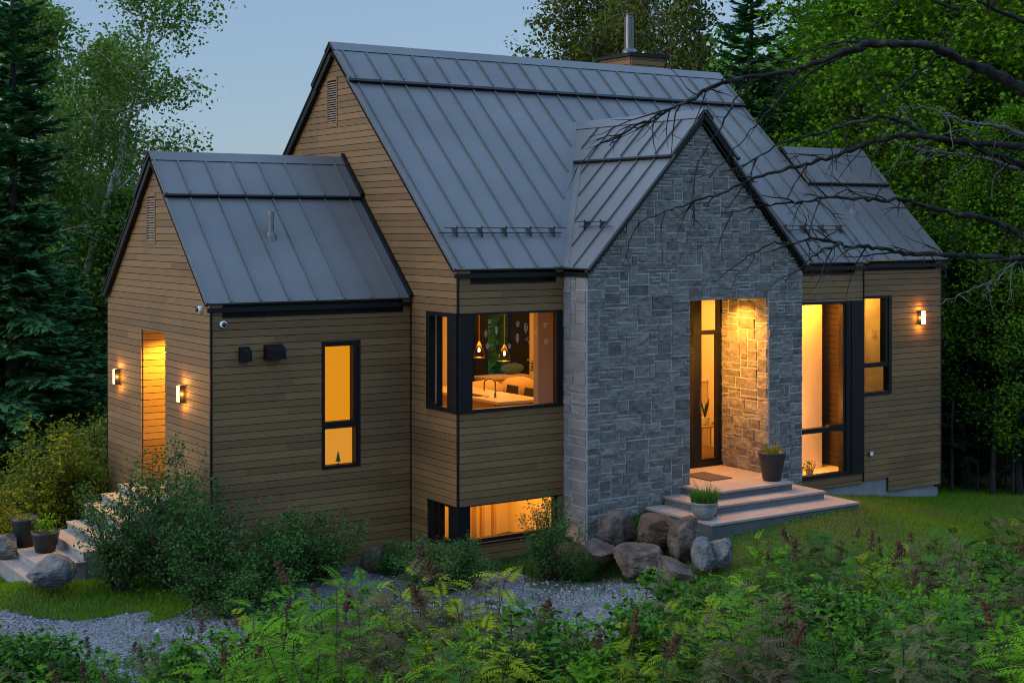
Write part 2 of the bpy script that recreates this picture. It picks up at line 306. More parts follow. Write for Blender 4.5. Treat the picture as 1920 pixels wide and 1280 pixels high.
# gravel drive
GB = np.array([(-900, 17.6), (0, 17.7), (200, 17.5), (350, 17.6), (500, 18.3), (620, 19.6), (760, 19.6), (1000, 18.9), (1100, 18.9), (1180, 18.5), (1235, 17.8), (1265, 16.8), (1280, 13)])
def is_gravel(x, y):
    px, D = pxD(x, y); n_ = .35 * np.sin(x * 5.1 + 2 * np.sin(y * 3.3)) + .25 * np.sin(y * 7.7 + x * 2.1)
    return (D < np.interp(px, GB[:, 0], GB[:, 1]) + n_ * .45) & (px < 1262) & (D > 13.0 + n_ * .3)
gx = np.arange(-14, 4, .1); gy = np.arange(-6, 4, .1); XX, YY = np.meshgrid(gx, gy); ZZ = gz(XX, YY) + .006 + .008 * np.sin(XX * 2.3) * np.sin(YY * 1.9)
mk = is_gravel(XX + .05, YY + .05)[:-1, :-1]; idx = np.arange(XX.size).reshape(XX.shape)
fc = np.stack([idx[:-1, :-1], idx[:-1, 1:], idx[1:, 1:], idx[1:, :-1]], -1)[mk]
used = np.unique(fc); rem = np.full(XX.size, -1); rem[used] = np.arange(len(used))
me = bpy.data.meshes.new('gravel_drive'); me.from_pydata(np.stack([XX, YY, ZZ], -1).reshape(-1, 3)[used].tolist(), [], rem[fc].tolist()); me.materials.append(M['gravel'])
tag(link('gravel_drive', me), kind='structure')
# loose stones on the drive
n = 26000; px = rng.uniform(-60, 1262, n); D = rng.uniform(13.5, 19.8, n)
xy = CAM[None, :2] + D[:, None] * (FH + RH * ((px - 960) / FPX)[:, None]); k = is_gravel(xy[:, 0], xy[:, 1]); xy = xy[k]; n = len(xy)
c = np.concatenate([xy, (gz(xy[:, 0], xy[:, 1]) + .008)[:, None]], 1); s = rng.uniform(.006, .017, (n, 1, 1)) * (1 + (rng.random((n, 1, 1)) > .97) * 1.2)
o8 = np.array([(1, 0, 0), (0, 1, 0), (-1, 0, 0), (0, -1, 0), (0, 0, 1)]) * np.array([1, 1, .8]); pt = c[:, None] + (o8[None] + rng.normal(scale=.25, size=(n, 5, 3))) * s
tri = pt[:, [0, 1, 4, 1, 2, 4, 2, 3, 4, 3, 0, 4]].reshape(-1, 3)
M['pebble'] = pm('pebble', (.05, .052, .058), (.34, .345, .36), wn=.01, wr=1, rough=.85)
tag(link('gravel_stones', npmesh('gravel_stones', tri, 3, M['pebble'], np.repeat(rng.random(n) ** 1.5, 4))), 'loose grey crushed stones scattered over the driveway', 'gravel', kind='stuff')
# hills far behind on the left
mb = MB(); nx = 60
for i in range(nx):
    for j in range(6):
        def hp(i, j):
            a = -60 + 120 * i / nx; D = 240 + j * 25; px = 960 + FPX * math.tan(R(a)) * .6
            x, y = at(px, D); h = math.sin(math.pi * j / 10) * (17 + 5 * math.sin(i * .5) + 3 * math.sin(i * 1.3)); return (x, y, -3 + h)
        mb.poly([hp(i, j), hp(i + 1, j), hp(i + 1, j + 1), hp(i, j + 1)], [(0, 1, 2, 3)])
M['hill'] = pm('wooded_hill', (.035, .075, .07), (.06, .11, .11), ns=.08, rough=1)  # bluish tone stands for distance haze over the green
tag(mb.build('hills', M['hill']), kind='structure')

# ------------------------------------------------------------------ house
house = thing('house', (3.5, 3, -.9), 'wood clad house with steep dark metal roofs and a grey stone entrance gable', 'house')
BH = .0965; Z0 = -1.11
def siding(mb, axis, plane, lo, hi, z0, z1, holes=(), sgn=-1, seed=1):
    rg = random.Random(seed); z = z0; bd = sorted(q for h in holes for q in h[2:])
    def P(a, off, zz): return (a, plane + sgn * off, zz) if axis == 'y' else (plane + sgn * off, a, zz)
    def prism(a0, a1, c0, c1, zb, zt, d0, d1, dt, m, r):
        q = [P(a0, d0, zb), P(a1, d0, zb), P(a1, d1, zb), P(a0, d1, zb), P(c0, d0, zt), P(c1, d0, zt), P(c1, dt, zt), P(c0, dt, zt)]
        mb.hexa(q, m, r)
    while z < z1 - .004:
        k_ = math.floor((z - Z0) / BH + 1e-4); zt = min(Z0 + (k_ + 1) * BH, z1); gap = .0078 if abs(z - Z0 - k_ * BH) < 1e-3 else 0
        zt = min([zt] + [q for q in bd if q > z + 1e-4]); zm = (z + zt) / 2
        segs = [(lo(z), hi(z), lo(zt), hi(zt))]
        for (h0, h1, hz0, hz1) in holes:
            if hz0 < zm < hz1:
                ns = []
                for (a, b, c, d) in segs:
                    if h1 <= a or h0 >= b: ns.append((a, b, c, d)); continue
                    if h0 > a: ns.append((a, h0, c, h0))
                    if h1 < b: ns.append((h1, b, h1, d))
                segs = ns
        for (a, b, c, d) in segs:
            if b - a < .004: continue
            if d < c: c = d = (c + d) / 2
            prism(a, b, c, d, z, zt, -.10, 0.0, 0.0, 1, .5)
            cuts = [a]; x = a + rg.uniform(.4, 3.2)
            while x < b - .35: cuts.append(x); x += rg.uniform(1.5, 3.4)
            cuts.append(b)
            for i in range(len(cuts) - 1):
                s0, s1 = cuts[i], cuts[i + 1]; t0 = c if i == 0 else s0; t1 = d if i == len(cuts) - 2 else s1
                if i == 0: s0_ = s0
                else: s0 += .0015; t0 = max(t0, c) + .0015
                if i < len(cuts) - 2: t1 = min(t1, d)
                if t1 < t0: t0 = t1 = (t0 + t1) / 2
                prism(s0, s1, t0, t1, z + min(gap * 1.1, (zt - z) * .5), zt, .0, .021 + rg.uniform(-.001, .001), .018, 0, rg.random())
        z = zt
SM = [M['siding'], M['sheath']]
cst = lambda v: (lambda z: v)
def gab(y0, y1, ye, ze, s, yb):      # gable outline between wall faces y0..y1 under roof from eave (ye,ze), slope s
    return (lambda z: max(y0, ye + (z - ze + .05) / s)), (lambda z: min(y1, yb - (z - ze + .05) / s))
# left wing
lo, hi = gab(1.809, 5.94, 1.742, 2.73, .9394, 6.007)
mb = MB(); siding(mb, 'x', -2.992, lo, hi, Z0, 4.68, [(3.455, 4.434, 0.0, 2.235), (3.836, 4.18, 3.475, 4.205)], -1, 2); mb.build('wall', SM, house)
mb = MB(); siding(mb, 'y', 1.809, cst(-2.992), cst(0), Z0, 2.725, [(-1.417, -.829, .42, 2.165), (-2.85, -.15, 2.53, 2.725)], -1, 3); mb.build('wall', SM, house)
mb = MB(); siding(mb, 'y', 5.94, cst(-2.99), cst(0), Z0, 2.68, [], 1, 4); mb.build('wall', SM, house)
# main wing
lo, hi = gab(.552, 7.78, .485, 3.155, .9121, 7.847)
mb = MB(); siding(mb, 'x', 0, lo, hi, Z0, 6.46, [(.552, 1.344, 1.21, 2.56), (.552, 1.345, -.60, -.04), (4.075, 4.42, 5.285, 6.05)], -1, 5); mb.build('wall', SM, house)
mb = MB(); siding(mb, 'y', .552, cst(0), cst(1.74), Z0, 3.15, [(0, 1.702, 1.21, 2.56), (0, 1.64, -.56, -.04), (.18, 1.6, 2.955, 3.15)], -1, 6); mb.build('wall', SM, house)
mb = MB(); siding(mb, 'y', .552, cst(5.862), cst(7.80), -.48, 3.15, [(6.3, 7.80, -.31, 2.525), (5.95, 7.60, 2.965, 3.15)], -1, 7); mb.build('wall', SM, house)
mb = MB(); siding(mb, 'x', 7.8, lo, hi, 2.6, 6.46, [], 1, 8); mb.build('wall', SM, house)
mb = MB(); siding(mb, 'y', 7.78, cst(0), cst(7.8), Z0, 3.1, [(4.3, 6.0, .45, 2.6)], 1, 9); mb.build('wall', SM, house)
# right wing
lo, hi = gab(.62, 4.47, .54, 3.174, .9557, 4.54)
mb = MB(); siding(mb, 'y', .62, cst(7.803), cst(8.49), -.46, 3.17, [(7.80, 8.555, .935, 2.585), (7.9, 8.49, 3.0, 3.17)], -1, 10)
siding(mb, 'y', .62, cst(8.49), cst(9.8), -.695, 3.17, [(7.80, 8.555, .935, 2.585), (8.49, 9.66, 3.0, 3.17)], -1, 11); mb.build('wall', SM, house)
mb = MB(); siding(mb, 'x', 9.8, lo, hi, -.74, 5.03, [], 1, 12); mb.build('wall', SM, house)
mb = MB(); siding(mb, 'y', 4.47, cst(7.8), cst(9.8), Z0, 3.1, [], 1, 13); mb.build('wall', SM, house)
# concrete foundation
mb = MB(); mb.box(5.87, 7.79, .575, .8, -1.4, -.485); mb.build('foundation', M['concrete'], house, bevel=.006); mb = MB(); mb.box(7.80, 8.487, .64, .86, -1.4, -.464); mb.box(8.489, 9.78, .645, .86, -1.5, -.70); mb.box(9.56, 9.779, .861, 4.4, -1.6, -.745); mb.build('foundation', M['concrete'], house, bevel=.006)
mb = MB(); mb.box(.02, 1.72, .575, .7, -1.5, -.95); mb.build('foundation', M['concrete'], house, bevel=.006)
# corner trims and flashings
mb = MB()
for (x, y, z0, z1, sx, sy) in [(-2.992, 1.809, Z0, 2.66, -1, -1), (0, .552, -.045, 1.215, -1, -1), (0, .552, 2.555, 3.09, -1, -1), (9.8, .62, -.70, 3.1, 1, -1), (-2.992, 5.94, Z0, 2.66, -1, 1)]:
    mb = MB(); mb.box(min(x + sx * .0235, x - sx * .006), max(x + sx * .0235, x - sx * .006), min(y + sy * .0235, y - sy * .006), max(y + sy * .0235, y - sy * .006), z0, z1); mb.build('corner_trim', M['black'], house)
mb = MB(); mb.box(-.035, -.002, 1.775, 1.806, Z0, 2.70); mb.build('corner_trim', M['black'], house); mb = MB(); mb.box(7.795, 7.812, .515, .612, -.46, 3.1)
mb.build('corner_trim', M['black'], house)
mb = MB(); mb.box(-.034, 1.735, .518, .56, -.052, -.040); mb.box(-.034, -.001, .561, 1.345, -.052, -.040)
mb.build('flashing', M['black'], house)
# dark eave vents (recessed slots under the eaves)
def slot(x0, x1, z0, z1, yw):
    m_ = MB(); m_.box(x0 + .012, x1 - .012, yw + .07, yw + .085, z0 + .012, z1); m_.box(x0, x1, yw - .03, yw + .085, z0, z0 + .014)
    m_.box(x0, x0 + .012, yw - .024, yw + .085, z0 + .015, z1); m_.box(x1 - .012, x1, yw - .024, yw + .085, z0 + .015, z1); m_.build('eave_vent', M['black'], house)
slot(-2.85, -.15, 2.53, 2.70, 1.809); slot(.18, 1.6, 2.955, 3.12, .552); slot(6.4, 7.60, 2.965, 3.12, .552); slot(7.9, 9.66, 3.0, 3.14, .62)
# gable louvre vents
def louvre(xp, y0, y1, z0, z1):
    m_ = MB(); m_.box(xp + .03, xp + .04, y0, y1, z0, z1, 1)
    for a, b, c, d in [(y0, y0 + .022, z0, z1), (y1 - .022, y1, z0, z1), (y0 + .023, y1 - .023, z0, z0 + .05), (y0 + .023, y1 - .023, z1 - .05, z1)]: m_.box(xp - .03, xp + .02, a, b, c, d, 0)
    v = m_.build('gable_vent', [M['siding'], M['sheath']], house); z = z0 + .06; s_ = MB()
    while z < z1 - .075:
        s_.hexa([(xp - .026, y0 + .022, z), (xp - .026, y1 - .022, z), (xp + .02, y1 - .022, z + .022), (xp + .02, y0 + .022, z + .022),
                 (xp - .026, y0 + .022, z + .010), (xp - .026, y1 - .022, z + .010), (xp + .02, y1 - .022, z + .032), (xp + .02, y0 + .022, z + .032)], 0); z += .036
    s_.build('slat', M['slat'], v)
louvre(-2.992, 3.836, 4.18, 3.475, 4.205); louvre(0, 4.075, 4.42, 5.285, 6.05)

# ---- roofs
RM = [M['roof'], M['black']]
def roof_front(name, x0, x1, ye, ze, yr, zr, yb, seams, up, valley=None, ridgecap=True, T=.03):
    L_ = math.hypot(yr - ye, zr - ze); n_ = Vector((0, -(zr - ze), yr - ye)).normalized()
    def P(x, t, h=0): return Vector((x, ye + (yr - ye) * t, ze + (zr - ze) * t)) + n_ * h
    tu = 1 - up / L_; mb = MB()
    mb.slab([P(x0, 0), P(x1, 0), P(x1, tu + .02), P(x0, tu + .02)], T, 0, 0)
    H2 = .055; mb.slab([P(x0 - .012, tu, H2), P(x1 + .012, tu, H2), P(x1 + .012, 1 + .004, H2), P(x0 - .012, 1 + .004, H2)], .032, 0, 0); mb.slab([P(x0 + .012, tu, H2 - .033), P(x1 - .012, tu, H2 - .033), P(x1 - .012, .985, H2 - .033), P(x0 + .012, .985, H2 - .033)], .05, 1, 1)
    for x in seams:                                    # standing seams
        t0 = .003
        if valley: t0 = max(t0, valley(x))
        if t0 is None or t0 >= 1: continue
        for (ta, tb, h) in ((t0, tu - .004, .0), (max(tu + .004, t0), 1 - .17 / L_, H2)):
            if tb - ta < .02: continue
            q = [P(x - .007, ta, h - .004), P(x + .007, ta, h - .004), P(x + .007, tb, h - .004), P(x - .007, tb, h - .004)]
            mb.hexa(q + [p + n_ * .034 for p in q], 0, .5)
    for xe in (x0, x1):                                # folded rake edge
        s_ = 1 if xe == x0 else -1
        for (ta, tb, h) in ((0, tu - .002, 0), (tu + .002, 1, H2)):
            q = [P(xe, ta, h - .003), P(xe + s_ * .022, ta, h - .003), P(xe + s_ * .022, tb, h - .003), P(xe, tb, h - .003)]
            if s_ < 0: q = [q[1], q[0], q[3], q[2]]
            mb.hexa(q + [p + n_ * .018 for p in q], 0, .5)
    # snow ledge: the dark front of the upper sheet, with a drip lip
    q = [P(x0 - .02, tu - .012, .008), P(x1 + .02, tu - .012, .008), P(x1 + .02, tu - .001, .008), P(x0 - .02, tu - .001, .008)]
    mb.hexa(q + [p + n_ * .048 for p in q], 1, .5)
    r = mb.build(name, RM, house)
    # back slope
    mb = MB(); yb_, zb_ = 2 * yr - ye, ze
    nb = Vector((0, (zr - ze), yr - ye)).normalized()
    def B(x, t, h=0): return Vector((x, yb_ + (yr - yb_) * t, ze + (zr - ze) * t)) + nb * h
    mb.slab([B(x1, 0), B(x0, 0), B(x0, tu + .02), B(x1, tu + .02)], T, 0, 1)
    mb.slab([B(x1 + .012, tu, H2), B(x0 - .012, tu, H2), B(x0 - .012, 1.004, H2), B(x1 + .012, 1.004, H2)], H2 + T - .012, 0, 1)
    for x in seams: 
        q = [B(x + .007, .003, -.004), B(x - .007, .003, -.004), B(x - .007, tu, -.004), B(x + .007, tu, -.004)]; mb.hexa(q + [p + nb * .034 for p in q], 0, .5)
    mb.build(name, RM, house)
    if ridgecap:
        mb = MB(); k = .165 / L_
        for P_, flip in ((P, 0), (B, 1)):
            q = [P_(x0 - .02, 1 - k, H2 + .012), P_(x1 + .02, 1 - k, H2 + .012), P_(x1 + .02, 1.0075, H2 + .012), P_(x0 - .02, 1.0075, H2 + .012)]
            if flip: q = [q[1], q[0], q[3], q[2]]
            mb.slab(q, .030, 0, 1)
        mb.build('ridge_cap', RM, r)
    # eave fascia + rake boards
    mb = MB(); mb.box(x0 + .03, x1 - .03, ye + .012, ye + .06, ze - .125, ze - .062)
    for xe, s_ in ((x0, 1), (x1, -1)):
        for PP in (P, B):
            nn_ = n_ if PP is P else nb
            for ta, tb, h0, h1 in ((0.004, tu + .01, -.052, -.072 if PP is P else -.14), (tu + .012, .985, -.040, -.058 if PP is P else -.12)):
                a, b = (xe + .004 * s_, xe + .055 * s_); a, b = min(a, b), max(a, b)
                q = [PP(a, ta, h1), PP(b, ta, h1), PP(b, tb, h1), PP(a, tb, h1)]
                if PP is B: q = [q[1], q[0], q[3], q[2]]
                mb.hexa(q + [p + nn_ * (h0 - h1) for p in q], 0)
    mb.build('fascia', M['black'], house); return P, n_, r
seamsM = [.02 + .4115 * k for k in range(20)]
sM = .9121
def valM(x):
    ap = 3.801; hw = 2.12
    if abs(x - ap) >= hw: return 0
    yv = .485 + (hw - abs(x - ap)) * 1.0454 / sM; return (yv + .16 - .485) / (4.166 - .485)
PM, nM, roofM = roof_front('roof', -.10, 7.9, .485, 3.155, 4.166, 6.514, 7.847, seamsM, .86, valM)
PL, nL, roofL = roof_front('roof', -3.09, -.005, 1.742, 2.73, 3.874, 4.733, 6.007, [-2.735 + .4125 * k for k in range(7)], .86)
PR, nR, roofR = roof_front('roof', 7.91, 9.90, .539, 3.174, 2.54, 5.087, 4.54, [8.03 + .4 * k for k in range(5)], .90)
# wall flashing where the left wing roof meets the main gable
mb = MB()
for ta, tb, h in ((.0, .70, .0), (.705, 1.02, .055)):
    q = [PL(-.075, ta, h), PL(-.024, ta, h), PL(-.024, tb, h), PL(-.075, tb, h)]; mb.hexa(q + [p + nL * .055 for p in q], 0)
mb.build('wall_flashing', M['black'], roofL)
# stone gable roof (two slopes running back into the main roof)
SX0, SX1, SYF, SZE, SZR, SAP = 1.680, 5.922, -.10, 3.155, 5.372, 3.801
kv = 1.0454 / sM
def PS(side, y, t, h=0):
    xe = SX0 if side < 0 else SX1; n_ = Vector((side * (SZR - SZE), 0, abs(SAP - xe))).normalized()
    return Vector((xe + (SAP - xe) * t, y, SZE + (SZR - SZE) * t)) + n_ * h, n_
LS = math.hypot(SAP - SX0, SZR - SZE); tuS = 1 - .90 / LS
yv = lambda t: .485 + t * (SAP - SX0) * kv
mb = MB(); cap_ = MB(); fas = MB()
for side in (-1, 1):
    def q4(t0, t1, h, ex=.0, yf=SYF):
        q = [PS(side, yv(t0) + ex, t0, h)[0], PS(side, yf, t0, h)[0], PS(side, yf, t1, h)[0], PS(side, yv(t1) + ex, t1, h)[0]]
        return q if side < 0 else [q[1], q[0], q[3], q[2]]
    mb.slab(q4(0, tuS + .02, 0), .035, 0, 0); mb.slab(q4(tuS, 1.004, .055, .05, SYF - .012), .034, 0, 0); mb.slab(q4(tuS, .985, .020, .05, SYF + .002), .05, 1, 1)
    n_ = PS(side, 0, 0)[1]
    for k in range(8):
        y = SYF + .33 + .402 * k
        t0 = max(.003, (y + .17 - .485) / ((SAP - SX0) * kv))
        for ta, tb, h in ((t0, tuS - .01, 0), (max(tuS + .004, t0), 1 - .17 / LS, .055)):
            if tb - ta < .02: continue
            q = [PS(side, y + .007, ta, h - .004)[0], PS(side, y - .007, ta, h - .004)[0], PS(side, y - .007, tb, h - .004)[0], PS(side, y + .007, tb, h - .004)[0]]
            if side > 0: q = [q[1], q[0], q[3], q[2]]
            mb.hexa(q + [p + n_ * .034 for p in q], 0, .5)
    q = [PS(side, yv(tuS) + .06, tuS - .012, .008)[0], PS(side, SYF - .02, tuS - .012, .008)[0], PS(side, SYF - .02, tuS - .001, .008)[0], PS(side, yv(tuS) + .06, tuS - .001, .008)[0]]
    if side > 0: q = [q[1], q[0], q[3], q[2]]
    mb.hexa(q + [p + n_ * .048 for p in q], 1, .5)
    q = q4(1 - .165 / LS, 1.0075, .068, .1, SYF - .02); cap_.slab(q, .030, 0, 1)
    for ta, tb, h0, h1, o in ((.0, tuS + .01, -.038, -.074, 0), (tuS + .012, .99, .018, -.052, 0), (.0, .985, -.076, -.10, .03)):
        q = [PS(side, SYF + .05 + o, ta, h1)[0], PS(side, SYF + .006 + o, ta, h1)[0], PS(side, SYF + .006 + o, tb, h1)[0], PS(side, SYF + .05 + o, tb, h1)[0]]
        if side > 0: q = [q[1], q[0], q[3], q[2]]
        fas.hexa(q + [p + n_ * (h0 - h1) for p in q], 0)
    x0_, x1_ = (SX0 + .012, SX0 + .05) if side < 0 else (SX1 - .05, SX1 - .012)
    fas.box(x0_, x1_, SYF + .06, .50, SZE - .12, SZE - .062)
roofS = mb.build('roof', RM, house); cap_.build('ridge_cap', RM, roofS); fas.build('fascia', M['black'], house)
# valley flashing
mb = MB()
for side in (-1, 1):
    xe = SX0 if side < 0 else SX1
    for t0, t1 in ((0.004, 1.0),):
        def vp(t, dx): x = xe + (SAP - xe) * t; y = yv(t); return x, y
        # strip lying on the main roof
        a = []
        for t, wd in ((t0, .15), (t1, .15), (t1, 0), (t0, 0)):
            x, y = vp(t, 0); x = x + side * wd; a.append(Vector((x, y, 3.155 + sM * (y - .485))) + nM * .006)
        if side > 0: a = a[::-1]
        mb.slab(a[::-1] if False else [a[3], a[2], a[1], a[0]] if side < 0 else a, .004, 0)
        n_ = PS(side, 0, 0)[1]; a = []
        for t, wd in ((t0, .15), (t1, .15), (t1, 0), (t0, 0)):
            x, y = vp(t, 0); a.append(Vector((x, y - wd, SZE + (SZR - SZE) * t)) + n_ * .006)
        mb.slab(a if side < 0 else a[::-1], .004, 0)
mb.build('valley_flashing', RM, roofS)
# snow guards
def guard(P, n_, x, t, along):
    m_ = MB(); c = P; a = along; u_ = n_.cross(a).normalized()
    if u_.z < 0: u_ = -u_
    for o in (-.006, .006):
        pass
    pr = [(-.085, 0), (.12, 0), (.045, .05), (.025, .12), (-.012, .075), (-.05, .062)]
    pts0 = [c + u_ * p - a * .007 + n_ * q for p, q in pr]; pts1 = [p + a * .014 for p in pts0]; k = len(pr)
    m_.poly(pts0 + pts1, [tuple(range(k))[::-1], tuple(range(k, 2 * k))] + [(i, (i + 1) % k, k + (i + 1) % k, k + i) for i in range(k)]); return m_
def guards(cs, n_, a, ends, parent):
    g_ = None
    for c in cs: guard(c, n_, 0, 0, a).build('snow_guard', M['bracket'], parent)
    u_ = n_.cross(a).normalized(); u_ = -u_ if u_.z < 0 else u_
    m_ = MB()
    for du, dn in ((.012, .092), (-.03, .040)):
        m_.tube([ends[0] + u_ * du + n_ * dn + a * du * 2, ends[1] + u_ * du + n_ * dn + a * du * 2], .0075, 8)
    m_.build('snow_rail', M['bracket'], parent)
tM = (1.008 - .485) / (4.166 - .485); X_ = Vector((1, 0, 0)); Y_ = Vector((0, 1, 0))
guards([PM(x, tM) for x in (.23, .636, 1.04, 1.46, 1.87)], nM, X_, (PM(.0, tM), PM(2.06, tM)), roofM)
tM2 = (1.05 - .485) / (4.166 - .485)
guards([PM(x, tM2) for x in (6.51, 6.93, 7.35, 7.77)], nM, X_, (PM(6.35, tM2), PM(7.86, tM2)), roofM)
pS, nS = PS(-1, 0, .258); guards([PS(-1, y, .258)[0] for y in (.63, .25)], nS, Y_, (PS(-1, .83, .258)[0], PS(-1, .06, .258)[0]), roofS)
# roof vent pipes
for P_, n_, x, y, ye, yr, h, par in ((PL, nL, -1.764, 2.676, 1.742, 3.874, .33, roofL), (PR, nR, 8.456, 1.383, .539, 2.54, .25, roofR)):
    c = P_(x, (y - ye) / (yr - ye)); m_ = MB(); m_.lathe([(.0, -.1), (.052, -.1), (.052, .0), (.046, .05), (.042, .052), (.042, h * .72), (.047, h * .72), (.047, h), (.040, h), (.038, h - .06), (.0, h - .06)], 18, tuple(c), 0)
    m_.lathe([(.10, -.09), (.075, .0), (.05, .045)], 18, tuple(c), 1); m_.build('vent_pipe', [M['zinc'], M['roof']], par, smooth=False)
# chimney
mb = MB(); CX0, CX1, CY0, CY1 = 6.33, 7.09, 4.8, 5.72
siding(mb, 'y', CY0, cst(CX0), cst(CX1), 5.4, 6.86, [], -1, 21); siding(mb, 'x', CX0, cst(CY0), cst(CY1), 5.4, 6.86, [], -1, 22); siding(mb, 'x', CX1, cst(CY0), cst(CY1), 5.4, 6.86, [], 1, 23); siding(mb, 'y', CY1, cst(CX0), cst(CX1), 5.4, 6.86, [], 1, 24)
chim = mb.build('chimney', SM, house)
mb = MB(); mb.hexa([(CX0 - .07, CY0 - .07, 6.86), (CX1 + .07, CY0 - .07, 6.86), (CX1 + .07, CY1 + .07, 6.86), (CX0 - .07, CY1 + .07, 6.86), (CX0 - .07, CY0 - .07, 6.92), (CX1 + .07, CY0 - .07, 6.92), (CX1 + .07, CY1 + .07, 6.92), (CX0 - .07, CY1 + .07, 6.92)])
mb.hexa([(CX0 - .075, CY0 - .075, 6.922), (CX1 + .075, CY0 - .075, 6.922), (CX1 + .075, CY1 + .075, 6.922), (CX0 - .075, CY1 + .075, 6.922), (6.5, 5.0, 6.955), (6.9, 5.0, 6.955), (6.9, 5.5, 6.955), (6.5, 5.5, 6.955)]); mb.build('chimney_cap', M['black'], chim)
mb = MB(); fc_ = (6.62, 5.2, 6.915); mb.lathe([(.15, .02), (.145, .08), (.115, .13), (.098, .135), (.098, .70), (.108, .702), (.108, .72), (.08, .722), (.08, .77)], 28, fc_)
mb.lathe([(.0, .80), (.115, .775), (.115, .765), (.0, .765)], 28, fc_); mb.build('chimney_flue', M['steel'], chim, smooth=False)

# ---- stone
def ashlar(mb, mapf, a0, a1, z0, z1, lo, hi, holes, seed, cell=.052, rough=.046, maxw=7, maxh=4, mats=(0, 1)):
    rg = random.Random(seed); nx = int(round((a1 - a0) / cell)); nz = int(round((z1 - z0) / cell)); cx = (a1 - a0) / nx; cz = (z1 - z0) / nz
    occ = [[False] * nx for _ in range(nz)]; spx = [a0, a1] + [h for q in holes for h in q[:2]]; spz = [z0, z1] + [h for q in holes for h in q[2:]]
    for j in range(nz):
        for i in range(nx):
            xa, za = a0 + (i + .5) * cx, z0 + (j + .5) * cz
            if any(h[0] < xa < h[1] and h[2] < za < h[3] for h in holes): occ[j][i] = True
            zb = z0 + j * cz
            if a0 + (i + 1) * cx < lo(zb) or a0 + i * cx > hi(zb): occ[j][i] = True
    snap = lambda v, sp, c: next((s for s in sp if abs(s - v) < c * .55), v)
    for j in range(nz):
        for i in range(nx):
            if occ[j][i]: continue
            hh = rg.choices([1, 2, 3, 4][:maxh], [.20, .42, .28, .10][:maxh])[0]; ww = rg.randint(3, maxw) if hh > 1 else rg.randint(4, maxw + 1)
            if hh >= 3 and ww < 4: ww = 4
            k = 0
            while k < ww and i + k < nx and not occ[j][i + k]: k += 1
            ww = k
            if i + ww < nx and not occ[j][i + ww] and (i + ww + 1 >= nx or occ[j][i + ww + 1]): ww += 1     # no sliver at the end
            h_ = 1
            while h_ < hh and j + h_ < nz and all(not occ[j + h_][i + q] for q in range(ww)): h_ += 1
            for jj in range(h_):
                for q in range(ww): occ[j + jj][i + q] = True
            x0 = snap(a0 + i * cx, spx, cx); x1 = snap(a0 + (i + ww) * cx, spx, cx); y0 = snap(z0 + j * cz, spz, cz); y1 = snap(z0 + (j + h_) * cz, spz, cz)
            jt = .0045; x0 += jt; x1 -= jt; y0 += jt; y1 -= jt
            mx_ = max(2, int(round((x1 - x0) / .030))); mz_ = max(2, int(round((y1 - y0) / .026))); base = .010 + rg.random() * .014; tx, tz = rg.uniform(-.05, .05), rg.uniform(-.10, .10); so = rg.random() * 50; am = rough * rg.uniform(.35, 1.1)
            V = []
            us = [0, .007 / (x1 - x0)] + [q / mx_ for q in range(1, mx_)] + [1 - .007 / (x1 - x0), 1]; vs_ = [0, .007 / (y1 - y0)] + [q / mz_ for q in range(1, mz_)] + [1 - .007 / (y1 - y0), 1]
            for b_, v in enumerate(vs_):
                for a_, u_ in enumerate(us):
                    x = x0 + (x1 - x0) * u_; z = y0 + (y1 - y0) * v
                    if a_ in (0, len(us) - 1) or b_ in (0, len(vs_) - 1): d = -.006
                    else:
                        pv = Vector((x * 9 + so, z * 9, so)); nz_ = mnoise.noise(pv) + .5 * mnoise.noise(pv * 2.3)
                        fc2 = abs(mnoise.noise(Vector((x * 5 + so, z * 7 - so, 3)))) ; e = min(1, 6 * min(u_, 1 - u_), 5 * min(v, 1 - v) + .25)
                        d = base + e * (am * .6 * nz_ + am * .8 * (fc2 - .2)) + (x - (x0 + x1) / 2) * tx + (z - (y0 + y1) / 2) * tz
                        d = max(d, .009)
                    xc = min(max(x, lo(z)), hi(z)); V.append(mapf(xc, d, z))
            nu = len(us); F_ = [(b_ * nu + a_, b_ * nu + a_ + 1, (b_ + 1) * nu + a_ + 1, (b_ + 1) * nu + a_) for b_ in range(len(vs_) - 1) for a_ in range(nu - 1)]
            mb.poly(V, F_, mats[0], rg.random())
SL = lambda z: max(1.741, SX0 + (z - SZE + .17) / 1.0454 + .0); SH = lambda z: min(5.861, SX1 - (z - SZE + .17) / 1.0454)
mb = MB(); OP = (3.60, 5.152, -.02, 2.652)
ashlar(mb, lambda a, d, z: (a, -d, z), 1.741, 5.861, -1.0, 5.25, SL, SH, [OP], 31)
zc = SZE - .17
for (x0, x1, z0, z1) in ((1.741, 3.6, -1.0, zc), (5.152, 5.861, -1.0, zc), (3.6, 5.152, 2.652, zc), (3.6, 5.152, -1.0, -.02)):
    mb.hexa([(x0, -.0055, z0), (x1, -.0055, z0), (x1, .2, z0), (x0, .2, z0), (x0, -.0055, z1), (x1, -.0055, z1), (x1, .2, z1), (x0, .2, z1)], 1)
mb.poly([(1.741, -.0055, zc), (5.861, -.0055, zc), (3.801, -.0055, 5.22), (1.741, .2, zc), (5.861, .2, zc), (3.801, .2, 5.22)], [(0, 1, 2), (5, 4, 3), (1, 4, 5, 2), (0, 2, 5, 3)], 1)
mb.build('stone_wall', [M['stone'], M['mortar']], house)
mb = MB(); ashlar(mb, lambda a, d, z: (1.741 - d, a, z), 0.0, .53, -1.0, 3.03, cst(-1), cst(9), [], 33, cell=.06, rough=.012, maxw=9)
